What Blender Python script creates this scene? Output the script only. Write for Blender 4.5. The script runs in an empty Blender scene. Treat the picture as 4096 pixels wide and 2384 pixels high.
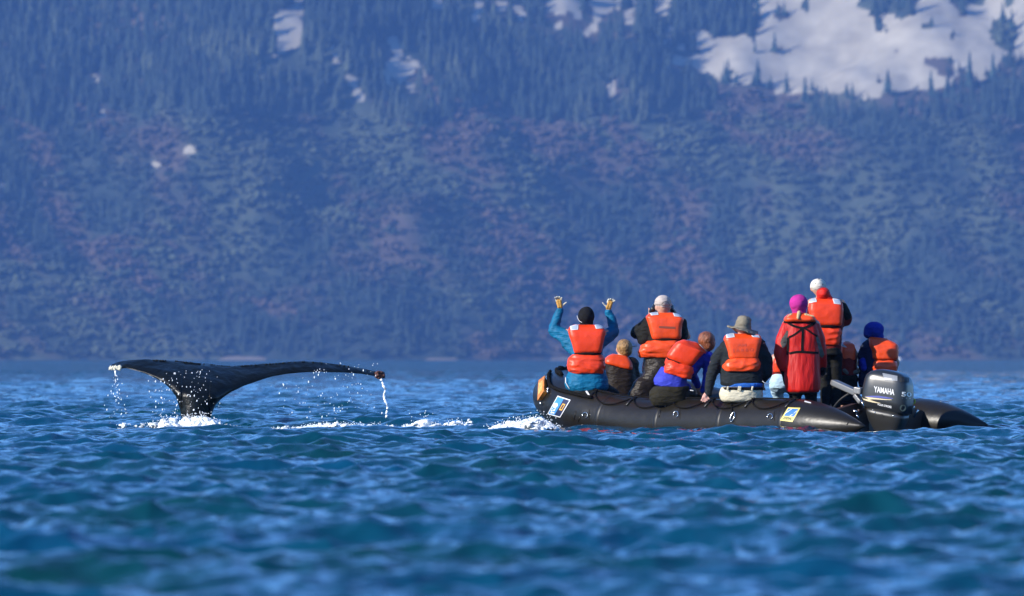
import bpy, bmesh, math, random
import numpy as np
from mathutils import Vector, Matrix, noise
from mathutils.bvhtree import BVHTree

random.seed(7)
RNG = np.random.default_rng(7)
scene = bpy.context.scene
COL = scene.collection

# ---------------------------------------------------------------- camera, sky, sun, exposure
FPX = 26600.0            # focal length in pixels of the 4096-wide photograph
CAM_H = 0.763            # a long lens held just above the water
HORIZON = 1435.0
cam_d = bpy.data.cameras.new("camera")
cam_d.sensor_width = 36.0
cam_d.lens = 36.0 * FPX / 4096.0
cam_d.clip_start = 1.0
cam_d.clip_end = 20000.0
cam_d.dof.use_dof = True
cam_d.dof.focus_distance = 71.5
cam_d.dof.aperture_fstop = 4.4
cam = bpy.data.objects.new("camera", cam_d)
COL.objects.link(cam)
cam.location = (0, 0, CAM_H)
cam.rotation_euler = (math.radians(90) + math.atan((HORIZON - 1192.0) / FPX), 0, 0)
scene.camera = cam

SUN_EL, SUN_AZ = 24.0, 60.0     # azimuth: degrees to the left of straight behind the camera
to_sun = Vector((-math.sin(math.radians(SUN_AZ)) * math.cos(math.radians(SUN_EL)),
                 -math.cos(math.radians(SUN_AZ)) * math.cos(math.radians(SUN_EL)),
                 math.sin(math.radians(SUN_EL))))
world = bpy.data.worlds.new("World")
scene.world = world
world.use_nodes = True
wn = world.node_tree
sky = wn.nodes.new("ShaderNodeTexSky")
sky.sky_type = 'NISHITA'
sky.sun_disc = False
sky.sun_elevation = math.radians(SUN_EL)
sky.sun_rotation = math.atan2(to_sun.x, to_sun.y)
sky.air_density = 1.0
sky.dust_density = 0.0
sky.ozone_density = 10.0
wn.nodes["Background"].inputs["Strength"].default_value = 0.15
wn.links.new(sky.outputs["Color"], wn.nodes["Background"].inputs["Color"])

sun_d = bpy.data.lights.new("sun", 'SUN')
sun_d.energy = 5.0
sun_d.angle = math.radians(0.5)
sun_d.color = (1.0, 0.94, 0.85)
sun = bpy.data.objects.new("sun", sun_d)
COL.objects.link(sun)
sun.rotation_euler = to_sun.to_track_quat('Z', 'Y').to_euler()

scene.view_settings.view_transform = 'Standard'
scene.view_settings.look = 'None'
scene.view_settings.exposure = 1.14
scene.view_settings.gamma = 1.0
scene.view_settings.use_curve_mapping = False
scene.cycles.use_denoising = True
scene.cycles.max_bounces = 6
scene.cycles.volume_bounces = 0
scene.cycles.sample_clamp_indirect = 4.0

# ---------------------------------------------------------------- helpers
def W(px, py, depth):
    """World point at a given distance whose place was measured in the photograph."""
    return Vector(((px - 2048.0) / FPX * depth, depth, CAM_H + (HORIZON - py) / FPX * depth))

def link(o, parent=None):
    COL.objects.link(o)
    if parent is not None:
        o.parent = parent
    return o

def tag(o, label=None, category=None, group=None, kind=None):
    if label: o["label"] = label
    if category: o["category"] = category
    if group: o["group"] = group
    if kind: o["kind"] = kind
    return o

def mesh_obj(name, verts, faces, mat=None, parent=None, smooth=True):
    me = bpy.data.meshes.new(name)
    me.from_pydata([tuple(v) for v in verts], [], faces)
    me.update()
    if smooth:
        me.polygons.foreach_set("use_smooth", [True] * len(me.polygons))
    o = bpy.data.objects.new(name, me)
    if mat: me.materials.append(mat)
    return link(o, parent)

def grid_mesh(name, V, nr, nc, mat, wrap=False):
    """fast quad grid; V is (nr*nc,3)"""
    me = bpy.data.meshes.new(name)
    r = np.arange(nr - 1)[:, None]; c = np.arange(nc if wrap else nc - 1)[None, :]
    c2 = (c + 1) % nc
    q = np.stack([r * nc + c, r * nc + c2, (r + 1) * nc + c2, (r + 1) * nc + c], -1).reshape(-1, 4)
    me.vertices.add(len(V)); me.vertices.foreach_set("co", V.astype(np.float32).ravel())
    me.loops.add(q.size); me.loops.foreach_set("vertex_index", q.astype(np.int32).ravel())
    me.polygons.add(len(q))
    me.polygons.foreach_set("loop_start", np.arange(0, q.size, 4, dtype=np.int32))
    me.polygons.foreach_set("use_smooth", np.ones(len(q), dtype=bool))
    me.update(calc_edges=True)
    me.materials.append(mat)
    o = bpy.data.objects.new(name, me)
    return link(o)

def material(name, color=(0.5, 0.5, 0.5), rough=0.6, spec=0.5, metallic=0.0, noise_scale=0, noise_amt=0.0,
             bump=0.0, bump_scale=40.0, coat=0.0, sss=0.0, sheen=0.0, stretch=(1, 1, 1)):
    m = bpy.data.materials.new(name)
    m.use_nodes = True
    nt = m.node_tree
    b = nt.nodes["Principled BSDF"]
    b.inputs["Base Color"].default_value = (*color, 1)
    b.inputs["Roughness"].default_value = rough
    b.inputs["Specular IOR Level"].default_value = spec
    b.inputs["Metallic"].default_value = metallic
    b.inputs["Coat Weight"].default_value = coat
    b.inputs["Sheen Weight"].default_value = sheen
    if sss:
        b.inputs["Subsurface Weight"].default_value = sss
        b.inputs["Subsurface Scale"].default_value = 0.02
    if noise_amt or bump:
        geo = nt.nodes.new("ShaderNodeNewGeometry")
        mp = nt.nodes.new("ShaderNodeMapping"); mp.inputs["Scale"].default_value = stretch
        nt.links.new(geo.outputs["Position"], mp.inputs["Vector"])
    if noise_amt:
        n = nt.nodes.new("ShaderNodeTexNoise"); n.inputs["Scale"].default_value = noise_scale
        n.inputs["Detail"].default_value = 5
        nt.links.new(mp.outputs[0], n.inputs["Vector"])
        r = nt.nodes.new("ShaderNodeMapRange")
        r.inputs["From Min"].default_value = 0.3; r.inputs["From Max"].default_value = 0.7
        r.inputs["To Min"].default_value = 1 - noise_amt; r.inputs["To Max"].default_value = 1 + noise_amt
        nt.links.new(n.outputs["Fac"], r.inputs["Value"])
        mx = nt.nodes.new("ShaderNodeVectorMath"); mx.operation = 'SCALE'
        mx.inputs[0].default_value = color
        nt.links.new(r.outputs[0], mx.inputs["Scale"])
        nt.links.new(mx.outputs[0], b.inputs["Base Color"])
    if bump:
        n2 = nt.nodes.new("ShaderNodeTexNoise"); n2.inputs["Scale"].default_value = bump_scale
        n2.inputs["Detail"].default_value = 4
        nt.links.new(mp.outputs[0], n2.inputs["Vector"])
        bp = nt.nodes.new("ShaderNodeBump"); bp.inputs["Strength"].default_value = bump
        bp.inputs["Distance"].default_value = 0.02
        nt.links.new(n2.outputs["Fac"], bp.inputs["Height"])
        nt.links.new(bp.outputs[0], b.inputs["Normal"])
    return m

def vnoise(x, y, seed=0):
    """smooth value noise for numpy arrays, 0..1"""
    xi = np.floor(x).astype(np.int64); yi = np.floor(y).astype(np.int64)
    xf = x - xi; yf = y - yi
    u = xf * xf * (3 - 2 * xf); v = yf * yf * (3 - 2 * yf)
    def h(a, b):
        n = (a * 374761393 + b * 668265263 + seed * 974711) & 0x7fffffff
        n = ((n ^ (n >> 13)) * 1274126177) & 0x7fffffff
        n = n ^ (n >> 16)
        return (n & 0xffff) / 65535.0
    return (h(xi, yi) * (1 - u) + h(xi + 1, yi) * u) * (1 - v) + (h(xi, yi + 1) * (1 - u) + h(xi + 1, yi + 1) * u) * v

def fbm(x, y, oct=4, seed=0):
    a, s, t = 0.5, 0.0, 0.0
    for i in range(oct):
        s = s + a * vnoise(x, y, seed + i * 17); t += a
        x = x * 2.03 + 11.3; y = y * 2.03 - 7.1; a *= 0.5
    return s / t

# ---------------------------------------------------------------- the sea
WAVES = []
_wr = random.Random(11)
def _add_waves(n, l0, l1, slope, spread, main=math.radians(-80)):
    for i in range(n):
        lam = l0 * (l1 / l0) ** ((i + _wr.random()) / n)
        th = main + _wr.gauss(0, spread)
        k = 2 * math.pi / lam
        WAVES.append((k * math.cos(th), k * math.sin(th), slope / k * _wr.uniform(0.6, 1.3), _wr.uniform(0, 2 * math.pi), lam))
_add_waves(8, 2.6, 6.0, 0.010, 0.4)
_add_waves(14, 1.1, 2.6, 0.020, 0.45)
_add_waves(30, 0.38, 1.1, 0.053, 0.55)
_add_waves(40, 0.12, 0.38, 0.050, 0.80)

def humps(x, y):
    """the few larger swells seen against the hull"""
    z = 0.0
    for hx, hy, sx, sy, a in ((2.55, 67.3, 0.9, 0.9, 0.075), (4.35, 66.4, 1.0, 0.8, 0.05), (-1.2, 66.0, 1.6, 1.2, -0.01),
                              (3.55, 67.2, 0.45, 0.8, -0.04), (-3.8, 73.2, 2.6, 2.0, -0.085), (-1.9, 73.2, 1.5, 2.0, -0.075), (-0.4, 72.5, 0.8, 1.4, -0.03), (1.4, 66.0, 2.6, 2.4, -0.035)):
        z = z + a * np.exp(-((x - hx) / sx) ** 2 - ((y - hy) / sy) ** 2)
    return z

def sea(x, y, chop=0.85, cell=None):
    """choppy wave field: displaced positions"""
    dx = np.zeros_like(x); dy = np.zeros_like(x); z = np.zeros_like(x)
    patch = 0.65 + 0.7 * fbm(x * 0.13 + 40, y * 0.10 + 9, 3, 5)
    for kx, ky, a, ph, lam in WAVES:
        amp = a * patch
        if cell is not None:
            amp = amp * np.clip((lam - 2.0 * cell) / (1.5 * cell), 0, 1)
        p = kx * x + ky * y + ph
        k = math.hypot(kx, ky)
        s = np.sin(p)
        z += amp * np.cos(p)
        dx -= chop * amp * s * kx / k
        dy -= chop * amp * s * ky / k
    return x + dx, y + dy, z + humps(x, y)

def build_sea():
    rs = [1.5]
    while rs[-1] < 16: rs.append(rs[-1] * 1.06)
    while rs[-1] < 36: rs.append(rs[-1] * 1.0012)
    while rs[-1] < 105: rs.append(rs[-1] * 1.0011)
    while rs[-1] < 400: rs.append(rs[-1] * 1.0020)
    while rs[-1] < 4500: rs.append(rs[-1] * 1.02)
    rs = np.array(rs)
    A = math.radians(5.7)
    n = 270
    dense = np.linspace(-A, A, n)
    side = np.radians(np.array([5.76 + 0.11 * i for i in range(38)] + [10.2, 11.0, 12.5, 15, 18, 22, 28, 36, 48, 62, 80, 100, 120, 140, 160, 179.9]))
    th = np.concatenate([-side[::-1], dense, side])
    R, T = np.meshgrid(rs, th, indexing='ij')
    x = R * np.sin(T); y = R * np.cos(T)
    cell = np.where(R < 105, R * 0.0010, R * 0.0016)
    cell = np.where(np.abs(T) > A, np.maximum(cell, 0.0019 * R * 0.8), cell)
    cell = np.where(np.abs(T) > math.radians(10), 2 + np.abs(T) * R, cell)
    cell = np.where(R < 16, 0.5, cell)
    cell = np.where(R > 420, R * 0.02, cell)
    X, Y, Z = sea(x, y, cell=cell)
    V = np.stack([X, Y, Z], -1).reshape(-1, 3)
    m = bpy.data.materials.new("sea_water"); m.use_nodes = True
    nt = m.node_tree; b = nt.nodes["Principled BSDF"]
    b.inputs["IOR"].default_value = 1.333
    b.inputs["Roughness"].default_value = 0.06
    geo = nt.nodes.new("ShaderNodeNewGeometry")
    n0 = nt.nodes.new("ShaderNodeTexNoise"); n0.inputs["Scale"].default_value = 0.35; n0.inputs["Detail"].default_value = 3
    nt.links.new(geo.outputs["Position"], n0.inputs["Vector"])
    cr = nt.nodes.new("ShaderNodeValToRGB")
    cr.color_ramp.elements[0].position = 0.3; cr.color_ramp.elements[0].color = (0.001, 0.026, 0.030, 1)
    cr.color_ramp.elements[1].position = 0.7; cr.color_ramp.elements[1].color = (0.001, 0.036, 0.080, 1)
    nt.links.new(n0.outputs["Fac"], cr.inputs["Fac"])
    nt.links.new(cr.outputs["Color"], b.inputs["Base Color"])
    mp = nt.nodes.new("ShaderNodeMapping"); mp.inputs["Scale"].default_value = (1.0, 0.8, 1.0)
    nt.links.new(geo.outputs["Position"], mp.inputs["Vector"])
    ln = nt.nodes.new("ShaderNodeVectorMath"); ln.operation = 'LENGTH'
    nt.links.new(geo.outputs["Position"], ln.inputs[0])
    def ripple(scale, detail, near, far, r0, r1, prev):
        """fine ripples as slopes added to the surface normal; strength changes from near to far with the size of the modelled waves"""
        n1 = nt.nodes.new("ShaderNodeTexNoise"); n1.inputs["Scale"].default_value = scale; n1.inputs["Detail"].default_value = detail
        n1.inputs["Distortion"].default_value = 0.3
        nt.links.new(mp.outputs[0], n1.inputs["Vector"])
        sb = nt.nodes.new("ShaderNodeVectorMath"); sb.operation = 'SUBTRACT'; sb.inputs[1].default_value = (.5, .5, .5)
        nt.links.new(n1.outputs["Color"], sb.inputs[0])
        ml = nt.nodes.new("ShaderNodeVectorMath"); ml.operation = 'MULTIPLY'; ml.inputs[1].default_value = (0.8, 1.0, 0.0)
        nt.links.new(sb.outputs[0], ml.inputs[0])
        fr = nt.nodes.new("ShaderNodeMapRange"); fr.inputs["From Min"].default_value = r0; fr.inputs["From Max"].default_value = r1
        fr.inputs["To Min"].default_value = near; fr.inputs["To Max"].default_value = far
        nt.links.new(ln.outputs["Value"], fr.inputs["Value"])
        sc = nt.nodes.new("ShaderNodeVectorMath"); sc.operation = 'SCALE'
        nt.links.new(ml.outputs[0], sc.inputs[0]); nt.links.new(fr.outputs[0], sc.inputs["Scale"])
        ad = nt.nodes.new("ShaderNodeVectorMath"); ad.operation = 'ADD'
        nt.links.new(prev, ad.inputs[0]); nt.links.new(sc.outputs[0], ad.inputs[1])
        return ad.outputs[0]
    s1 = ripple(9.0, 3, 0.7, 0.9, 30, 110, geo.outputs["Normal"])
    s2 = ripple(1.6, 3, 0.0, 4.0, 80, 420, s1)
    nm = nt.nodes.new("ShaderNodeVectorMath"); nm.operation = 'NORMALIZE'
    nt.links.new(s2, nm.inputs[0]); nt.links.new(nm.outputs[0], b.inputs["Normal"])
    o = grid_mesh("water", V, len(rs), len(th), m)
    tag(o, "choppy blue green sea water", kind="structure")
build_sea()

# ---------------------------------------------------------------- the mountainside
def shore(x):
    return 4000.0 + 26.0 * np.sin(x / 160.0 + 0.8) + 14.0 * np.sin(x / 61.0) 
def hill(x, y):
    d = y - shore(x)
    s = 0.62 * d + 14.0 * (1 - np.exp(-np.clip(d, 0, None) / 12.0)) * 0.2
    g = (fbm(x / 95.0 + 3, y / 150.0, 3, 21) - 0.5) * 66.0 * np.clip(d / 90.0, 0, 1)
    g2 = (fbm(x / 26.0, y / 40.0, 3, 31) - 0.5) * 7.0 * np.clip(d / 30.0, 0, 1)
    return np.where(d < 0, d * 0.35, s + g + g2)
def to_px(x, y, z):
    return 2048 + x / y * FPX, HORIZON - (z - CAM_H) / y * FPX

SNOW = [
 [(2688,216),(2745,232),(2796,211),(2787,131),(2843,134),(2855,160),(2932,148),(2992,134),(3004,172),(3020,160),(3039,77),(3010,30),(2986,-400),(4400,-400),(4400,190),(4160,260),(4060,230),(4040,200),(3990,270),(3983,310),(3950,280),(3930,325),(3906,320),(3870,280),(3835,265),(3817,325),(3769,355),(3716,362),(3657,355),(3609,368),(3544,380),(3455,402),(3395,376),(3336,366),(3217,370),(3182,376),(3110,372),(3063,345),(3010,335),(2956,338),(2909,338),(2860,305),(2826,296),(2766,262),(2690,258)],
 [(1125,41),(1173,20),(1175,-60),(1215,-60),(1210,61),(1180,62),(1207,82),(1203,177),(1173,198),(1125,211),(1091,225),(1090,190),(1118,157),(1094,109),(1094,75)],
 [(1316,180),(1330,190),(1358,225),(1355,248),(1340,240)],
 [(1390,300),(1410,303),(1430,325),(1420,335),(1398,325)],
 [(1420,350),(1440,355),(1458,400),(1448,410),(1430,395)],
 [(1545,160),(1575,155),(1612,185),(1608,215),(1585,222),(1570,190)],
 [(1555,270),(1580,250),(1630,255),(1650,275),(1645,295),(1610,305),(1600,325),(1570,305),(1562,325),(1552,300)],
 [(1635,225),(1650,235),(1695,270),(1700,300),(1680,310),(1665,290),(1690,285),(1650,250)],
 [(1628,325),(1645,322),(1662,340),(1650,362),(1630,350)],
 [(2435,330),(2450,328),(2460,360),(2450,388),(2436,365)],
 [(1235,310),(1250,305),(1258,318),(1244,322)],
 [(1840,225),(1860,222),(1866,236),(1848,240)],
 [(1725,-60),(1772,-60),(1770,25),(1735,22)],
 [(1905,-60),(1925,-60),(1920,40),(1908,75),(1890,72),(1900,40)],
 [(2000,-60),(2030,-60),(2020,30),(1990,30)],
 [(2050,25),(2080,22),(2096,60),(2078,75),(2066,48)],
 [(2190,-60),(2310,-60),(2310,60),(2285,60),(2270,35),(2240,55),(2205,45)],
 [(2225,100),(2242,85),(2255,92),(2246,115),(2230,115)],
 [(2370,-60),(2450,-60),(2440,40),(2400,60),(2385,110),(2350,125),(2345,105),(2370,95),(2382,50),(2360,20)],
 [(2500,60),(2515,55),(2530,70),(2550,75),(2545,90),(2515,92),(2500,80)],
 [(2465,-60),(2490,-60),(2480,30),(2468,25)],
 [(2520,-60),(2545,-60),(2535,35),(2520,40)],
 [(2615,-60),(2700,-60),(2660,45),(2625,40)],
 [(2675,100),(2688,100),(2690,118),(2678,118)],
 [(2715,190),(2735,185),(2742,200),(2722,208)],
 [(2650,168),(2690,142),(2700,150),(2665,178)],
 [(335,143),(350,145),(352,162),(338,160)],
 [(380,308),(398,305),(402,325),(388,328)],
 [(388,445),(420,435),(420,460),(395,470)],
 [(745,590),(765,580),(780,595),(765,612),(748,608)],
 [(605,655),(640,640),(650,655),(620,668)],
 [(0,725),(15,735),(12,752),(-10,750)],
]
SNOW[2:] = [[(sum(p[0] for p in q) / len(q) + (a - sum(p[0] for p in q) / len(q)) * 1.3, sum(p[1] for p in q) / len(q) + (b - sum(p[1] for p in q) / len(q)) * 1.3) for a, b in q] for q in SNOW[2:]]
HOLES = [
 [(3095,200),(3110,190),(3130,180),(3125,205),(3100,212)], [(2900,285),(2935,278),(2925,300),(2905,300)],
 [(3110,30),(3135,40),(3160,60),(3145,85),(3120,90),(3100,60)], [(3190,-60),(3240,-60),(3235,45),(3215,40)],
 [(3420,-60),(3680,-60),(3660,60),(3610,75),(3560,55),(3500,60),(3440,30)], [(3495,60),(3520,65),(3535,120),(3500,125)],
 [(3690,240),(3740,230),(3810,235),(3815,300),(3800,320),(3760,300),(3735,270),(3695,265)],
 [(3960,95),(4020,60),(4080,120),(4060,160),(4050,210),(4000,190),(3960,150)], [(3795,135),(3825,140),(3822,162),(3800,155)],
 [(3770,-60),(3960,-60),(3930,25),(3880,15),(3850,40),(3800,15)], [(3990,-60),(4100,-60),(4030,30)], [(3835,40),(3870,45),(3868,70),(3840,62)],
 [(3685,95),(3735,85),(3735,115),(3690,118)], [(3505,325),(3522,325),(3520,338),(3506,338)], [(3580,190),(3592,190),(3592,215),(3580,215)],
]
def in_poly(px, py, poly):
    ins = np.zeros(px.shape, bool)
    n = len(poly)
    for i in range(n):
        x1, y1 = poly[i]; x2, y2 = poly[(i + 1) % n]
        if y1 == y2: continue
        c = ((y1 > py) != (y2 > py)) & (px < (x2 - x1) * (py - y1) / (y2 - y1) + x1)
        ins ^= c
    return ins
def snow_mask(x, y, z):
    px, py = to_px(x, y, z)
    px = px + (fbm(x / 3.1, y / 3.1, 2, 77) - 0.5) * 20
    py = py + (fbm(x / 3.1 + 50, y / 3.1, 2, 78) - 0.5) * 20
    m = np.zeros(px.shape, bool)
    for p in SNOW: m |= in_poly(px, py, p)
    for p in HOLES: m &= ~in_poly(px, py, p)
    return m

def veg(x, y):
    """patch fields of the slope: greenish brush and bare purple brown alders, swept along gullies"""
    q = x + 0.9 * (y - 4000) + 40 * np.sin(y / 70.0)
    a = 0.45 * fbm(x / 60.0, y / 70.0, 3, 41) + 0.55 * fbm(q / 20.0, (y - 0.4 * x) / 80.0, 3, 43)
    b = 0.45 * fbm(x / 60.0 + 9, y / 70.0 - 4, 3, 51) + 0.55 * fbm(q / 26.0, (y + 0.5 * x) / 70.0, 3, 53)
    return a, b
def tree_colour(x, y, rnd, al):
    """the kinds of wood that grow in patches over the slope: dark conifers, greyer brush, bare purple brown alders"""
    a, b = veg(x, y)
    c = np.empty(x.shape + (3,))
    c[:] = (0.016, 0.027, 0.022)
    w = np.clip((b - 0.47) * 8, 0, 1)[..., None] * (rnd[..., None] < 0.85) * al[..., None]
    c = c * (1 - w) + np.array((0.062, 0.046, 0.038)) * w
    w = np.clip((a - 0.52) * 9, 0, 1)[..., None]
    c = c * (1 - w) + np.array((0.047, 0.059, 0.036)) * w
    return c * (0.88 + 0.24 * rnd[..., None])

def vcol_material(name, rough=0.9):
    m = bpy.data.materials.new(name); m.use_nodes = True
    nt = m.node_tree; b = nt.nodes["Principled BSDF"]
    b.inputs["Roughness"].default_value = rough
    b.inputs["Specular IOR Level"].default_value = 0.2
    at = nt.nodes.new("ShaderNodeAttribute"); at.attribute_name = "tint"
    nt.links.new(at.outputs["Color"], b.inputs["Base Color"])
    return m

def build_mountain():
    step = 2.6
    xs = np.concatenate([np.linspace(-2600, -960, 24), np.arange(-950, -470, 7), np.arange(-470, 470, step), np.arange(472, 950, 7), np.linspace(960, 2600, 24)])
    ys = np.concatenate([np.arange(3940, 4530, step), np.linspace(4540, 5100, 24)])
    Yg, Xg = np.meshgrid(ys, xs, indexing='ij')
    Z = hill(Xg, Yg)
    V = np.stack([Xg, Yg, Z], -1).reshape(-1, 3)
    m = bpy.data.materials.new("mountain_ground"); m.use_nodes = True
    nt = m.node_tree; b = nt.nodes["Principled BSDF"]; b.inputs["Roughness"].default_value = 0.95
    b.inputs["Specular IOR Level"].default_value = 0.1
    at = nt.nodes.new("ShaderNodeAttribute"); at.attribute_name = "snow"
    geo = nt.nodes.new("ShaderNodeNewGeometry")
    nz = nt.nodes.new("ShaderNodeTexNoise"); nz.inputs["Scale"].default_value = 0.22; nz.inputs["Detail"].default_value = 5
    nt.links.new(geo.outputs["Position"], nz.inputs["Vector"])
    r1 = nt.nodes.new("ShaderNodeValToRGB")
    r1.color_ramp.elements[0].position = 0.35; r1.color_ramp.elements[0].color = (0.020, 0.028, 0.020, 1)
    r1.color_ramp.elements[1].position = 0.7; r1.color_ramp.elements[1].color = (0.055, 0.048, 0.040, 1)
    nt.links.new(nz.outputs["Fac"], r1.inputs["Fac"])
    r2 = nt.nodes.new("ShaderNodeValToRGB")
    r2.color_ramp.elements[0].position = 0.3; r2.color_ramp.elements[0].color = (0.18, 0.162, 0.125, 1)
    r2.color_ramp.elements[1].position = 0.7; r2.color_ramp.elements[1].color = (0.275, 0.25, 0.195, 1)
    nz2 = nt.nodes.new("ShaderNodeTexNoise"); nz2.inputs["Scale"].default_value = 0.06; nz2.inputs["Detail"].default_value = 6
    nt.links.new(geo.outputs["Position"], nz2.inputs["Vector"])
    nt.links.new(nz2.outputs["Fac"], r2.inputs["Fac"])
    th = nt.nodes.new("ShaderNodeMapRange"); th.inputs["From Min"].default_value = 0.4; th.inputs["From Max"].default_value = 0.6
    nt.links.new(at.outputs["Fac"], th.inputs["Value"])
    tn = nt.nodes.new("ShaderNodeAttribute"); tn.attribute_name = "tint"
    m0 = nt.nodes.new("ShaderNodeMix"); m0.data_type = 'RGBA'; m0.inputs[0].default_value = 0.75
    nt.links.new(r1.outputs["Color"], m0.inputs[6]); nt.links.new(tn.outputs["Color"], m0.inputs[7])
    mx = nt.nodes.new("ShaderNodeMix"); mx.data_type = 'RGBA'
    nt.links.new(th.outputs[0], mx.inputs[0])
    nt.links.new(m0.outputs[2], mx.inputs[6]); nt.links.new(r2.outputs["Color"], mx.inputs[7])
    nt.links.new(mx.outputs[2], b.inputs["Base Color"])
    o = grid_mesh("mountain", V, len(ys), len(xs), m)
    sm = snow_mask(Xg, Yg, Z)
    a = o.data.attributes.new("snow", 'FLOAT', 'POINT')
    a.data.foreach_set("value", sm.astype(np.float32).ravel())
    tc = tree_colour(Xg, Yg, np.full(Xg.shape, .5), np.ones(Xg.shape, bool)).reshape(-1, 3)
    a = o.data.attributes.new("tint", 'FLOAT_COLOR', 'POINT')
    a.data.foreach_set("color", np.concatenate([tc, np.ones((len(tc), 1))], 1).astype(np.float32).ravel())
    tag(o, "steep far mountainside with snow patches above the shore", kind="structure")
build_mountain()

def spruce_template(seed, tiers=6, sides=6, ragged=0.35):
    """unit-height conifer crown: stacked drooping ragged skirts, about 90 triangles"""
    r = random.Random(seed)
    V, F = [], []
    for t in range(tiers):
        f = t / tiers
        z0 = 0.10 + 0.80 * f
        rad = 0.20 * (1 - f) ** 0.85 + 0.012
        top = z0 + 0.26 * (1 - 0.45 * f)
        if t == tiers - 1: top = 1.0
        b = len(V)
        V.append((r.uniform(-.01, .01), r.uniform(-.01, .01), min(top, 1.0)))
        ph = r.random() * 6.28
        for s in range(sides * 2):
            a = ph + s * math.pi / sides
            q = rad * (r.uniform(1 - ragged, 1 + ragged) if s % 2 == 0 else r.uniform(0.35, 0.6))
            V.append((q * math.cos(a), q * math.sin(a), z0 - (0.03 if s % 2 == 0 else -0.02) + r.uniform(-.02, .02)))
        n = sides * 2
        for s in range(n):
            F.append((b, b + 1 + s, b + 1 + (s + 1) % n))
    return np.array(V), F
def alder_template(seed):
    """unit-height broad crown of loose twiggy clumps"""
    r = random.Random(seed)
    V, F = [], []
    for c in range(10):
        cx, cy, cz = r.gauss(0, .17), r.gauss(0, .17), r.uniform(.3, .85)
        s = r.uniform(.13, .20)
        b = len(V)
        for k in range(6):
            d = [(1,0,0),(-1,0,0),(0,1,0),(0,-1,0),(0,0,1),(0,0,-1)][k]
            q = s * r.uniform(.7, 1.4)
            V.append((cx + d[0]*q, cy + d[1]*q, min(1, cz + d[2]*q)))
        for f in ((0,2,4),(2,1,4),(1,3,4),(3,0,4),(2,0,5),(1,2,5),(3,1,5),(0,3,5)):
            F.append(tuple(b + i for i in f))
    return np.array(V), F

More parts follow.
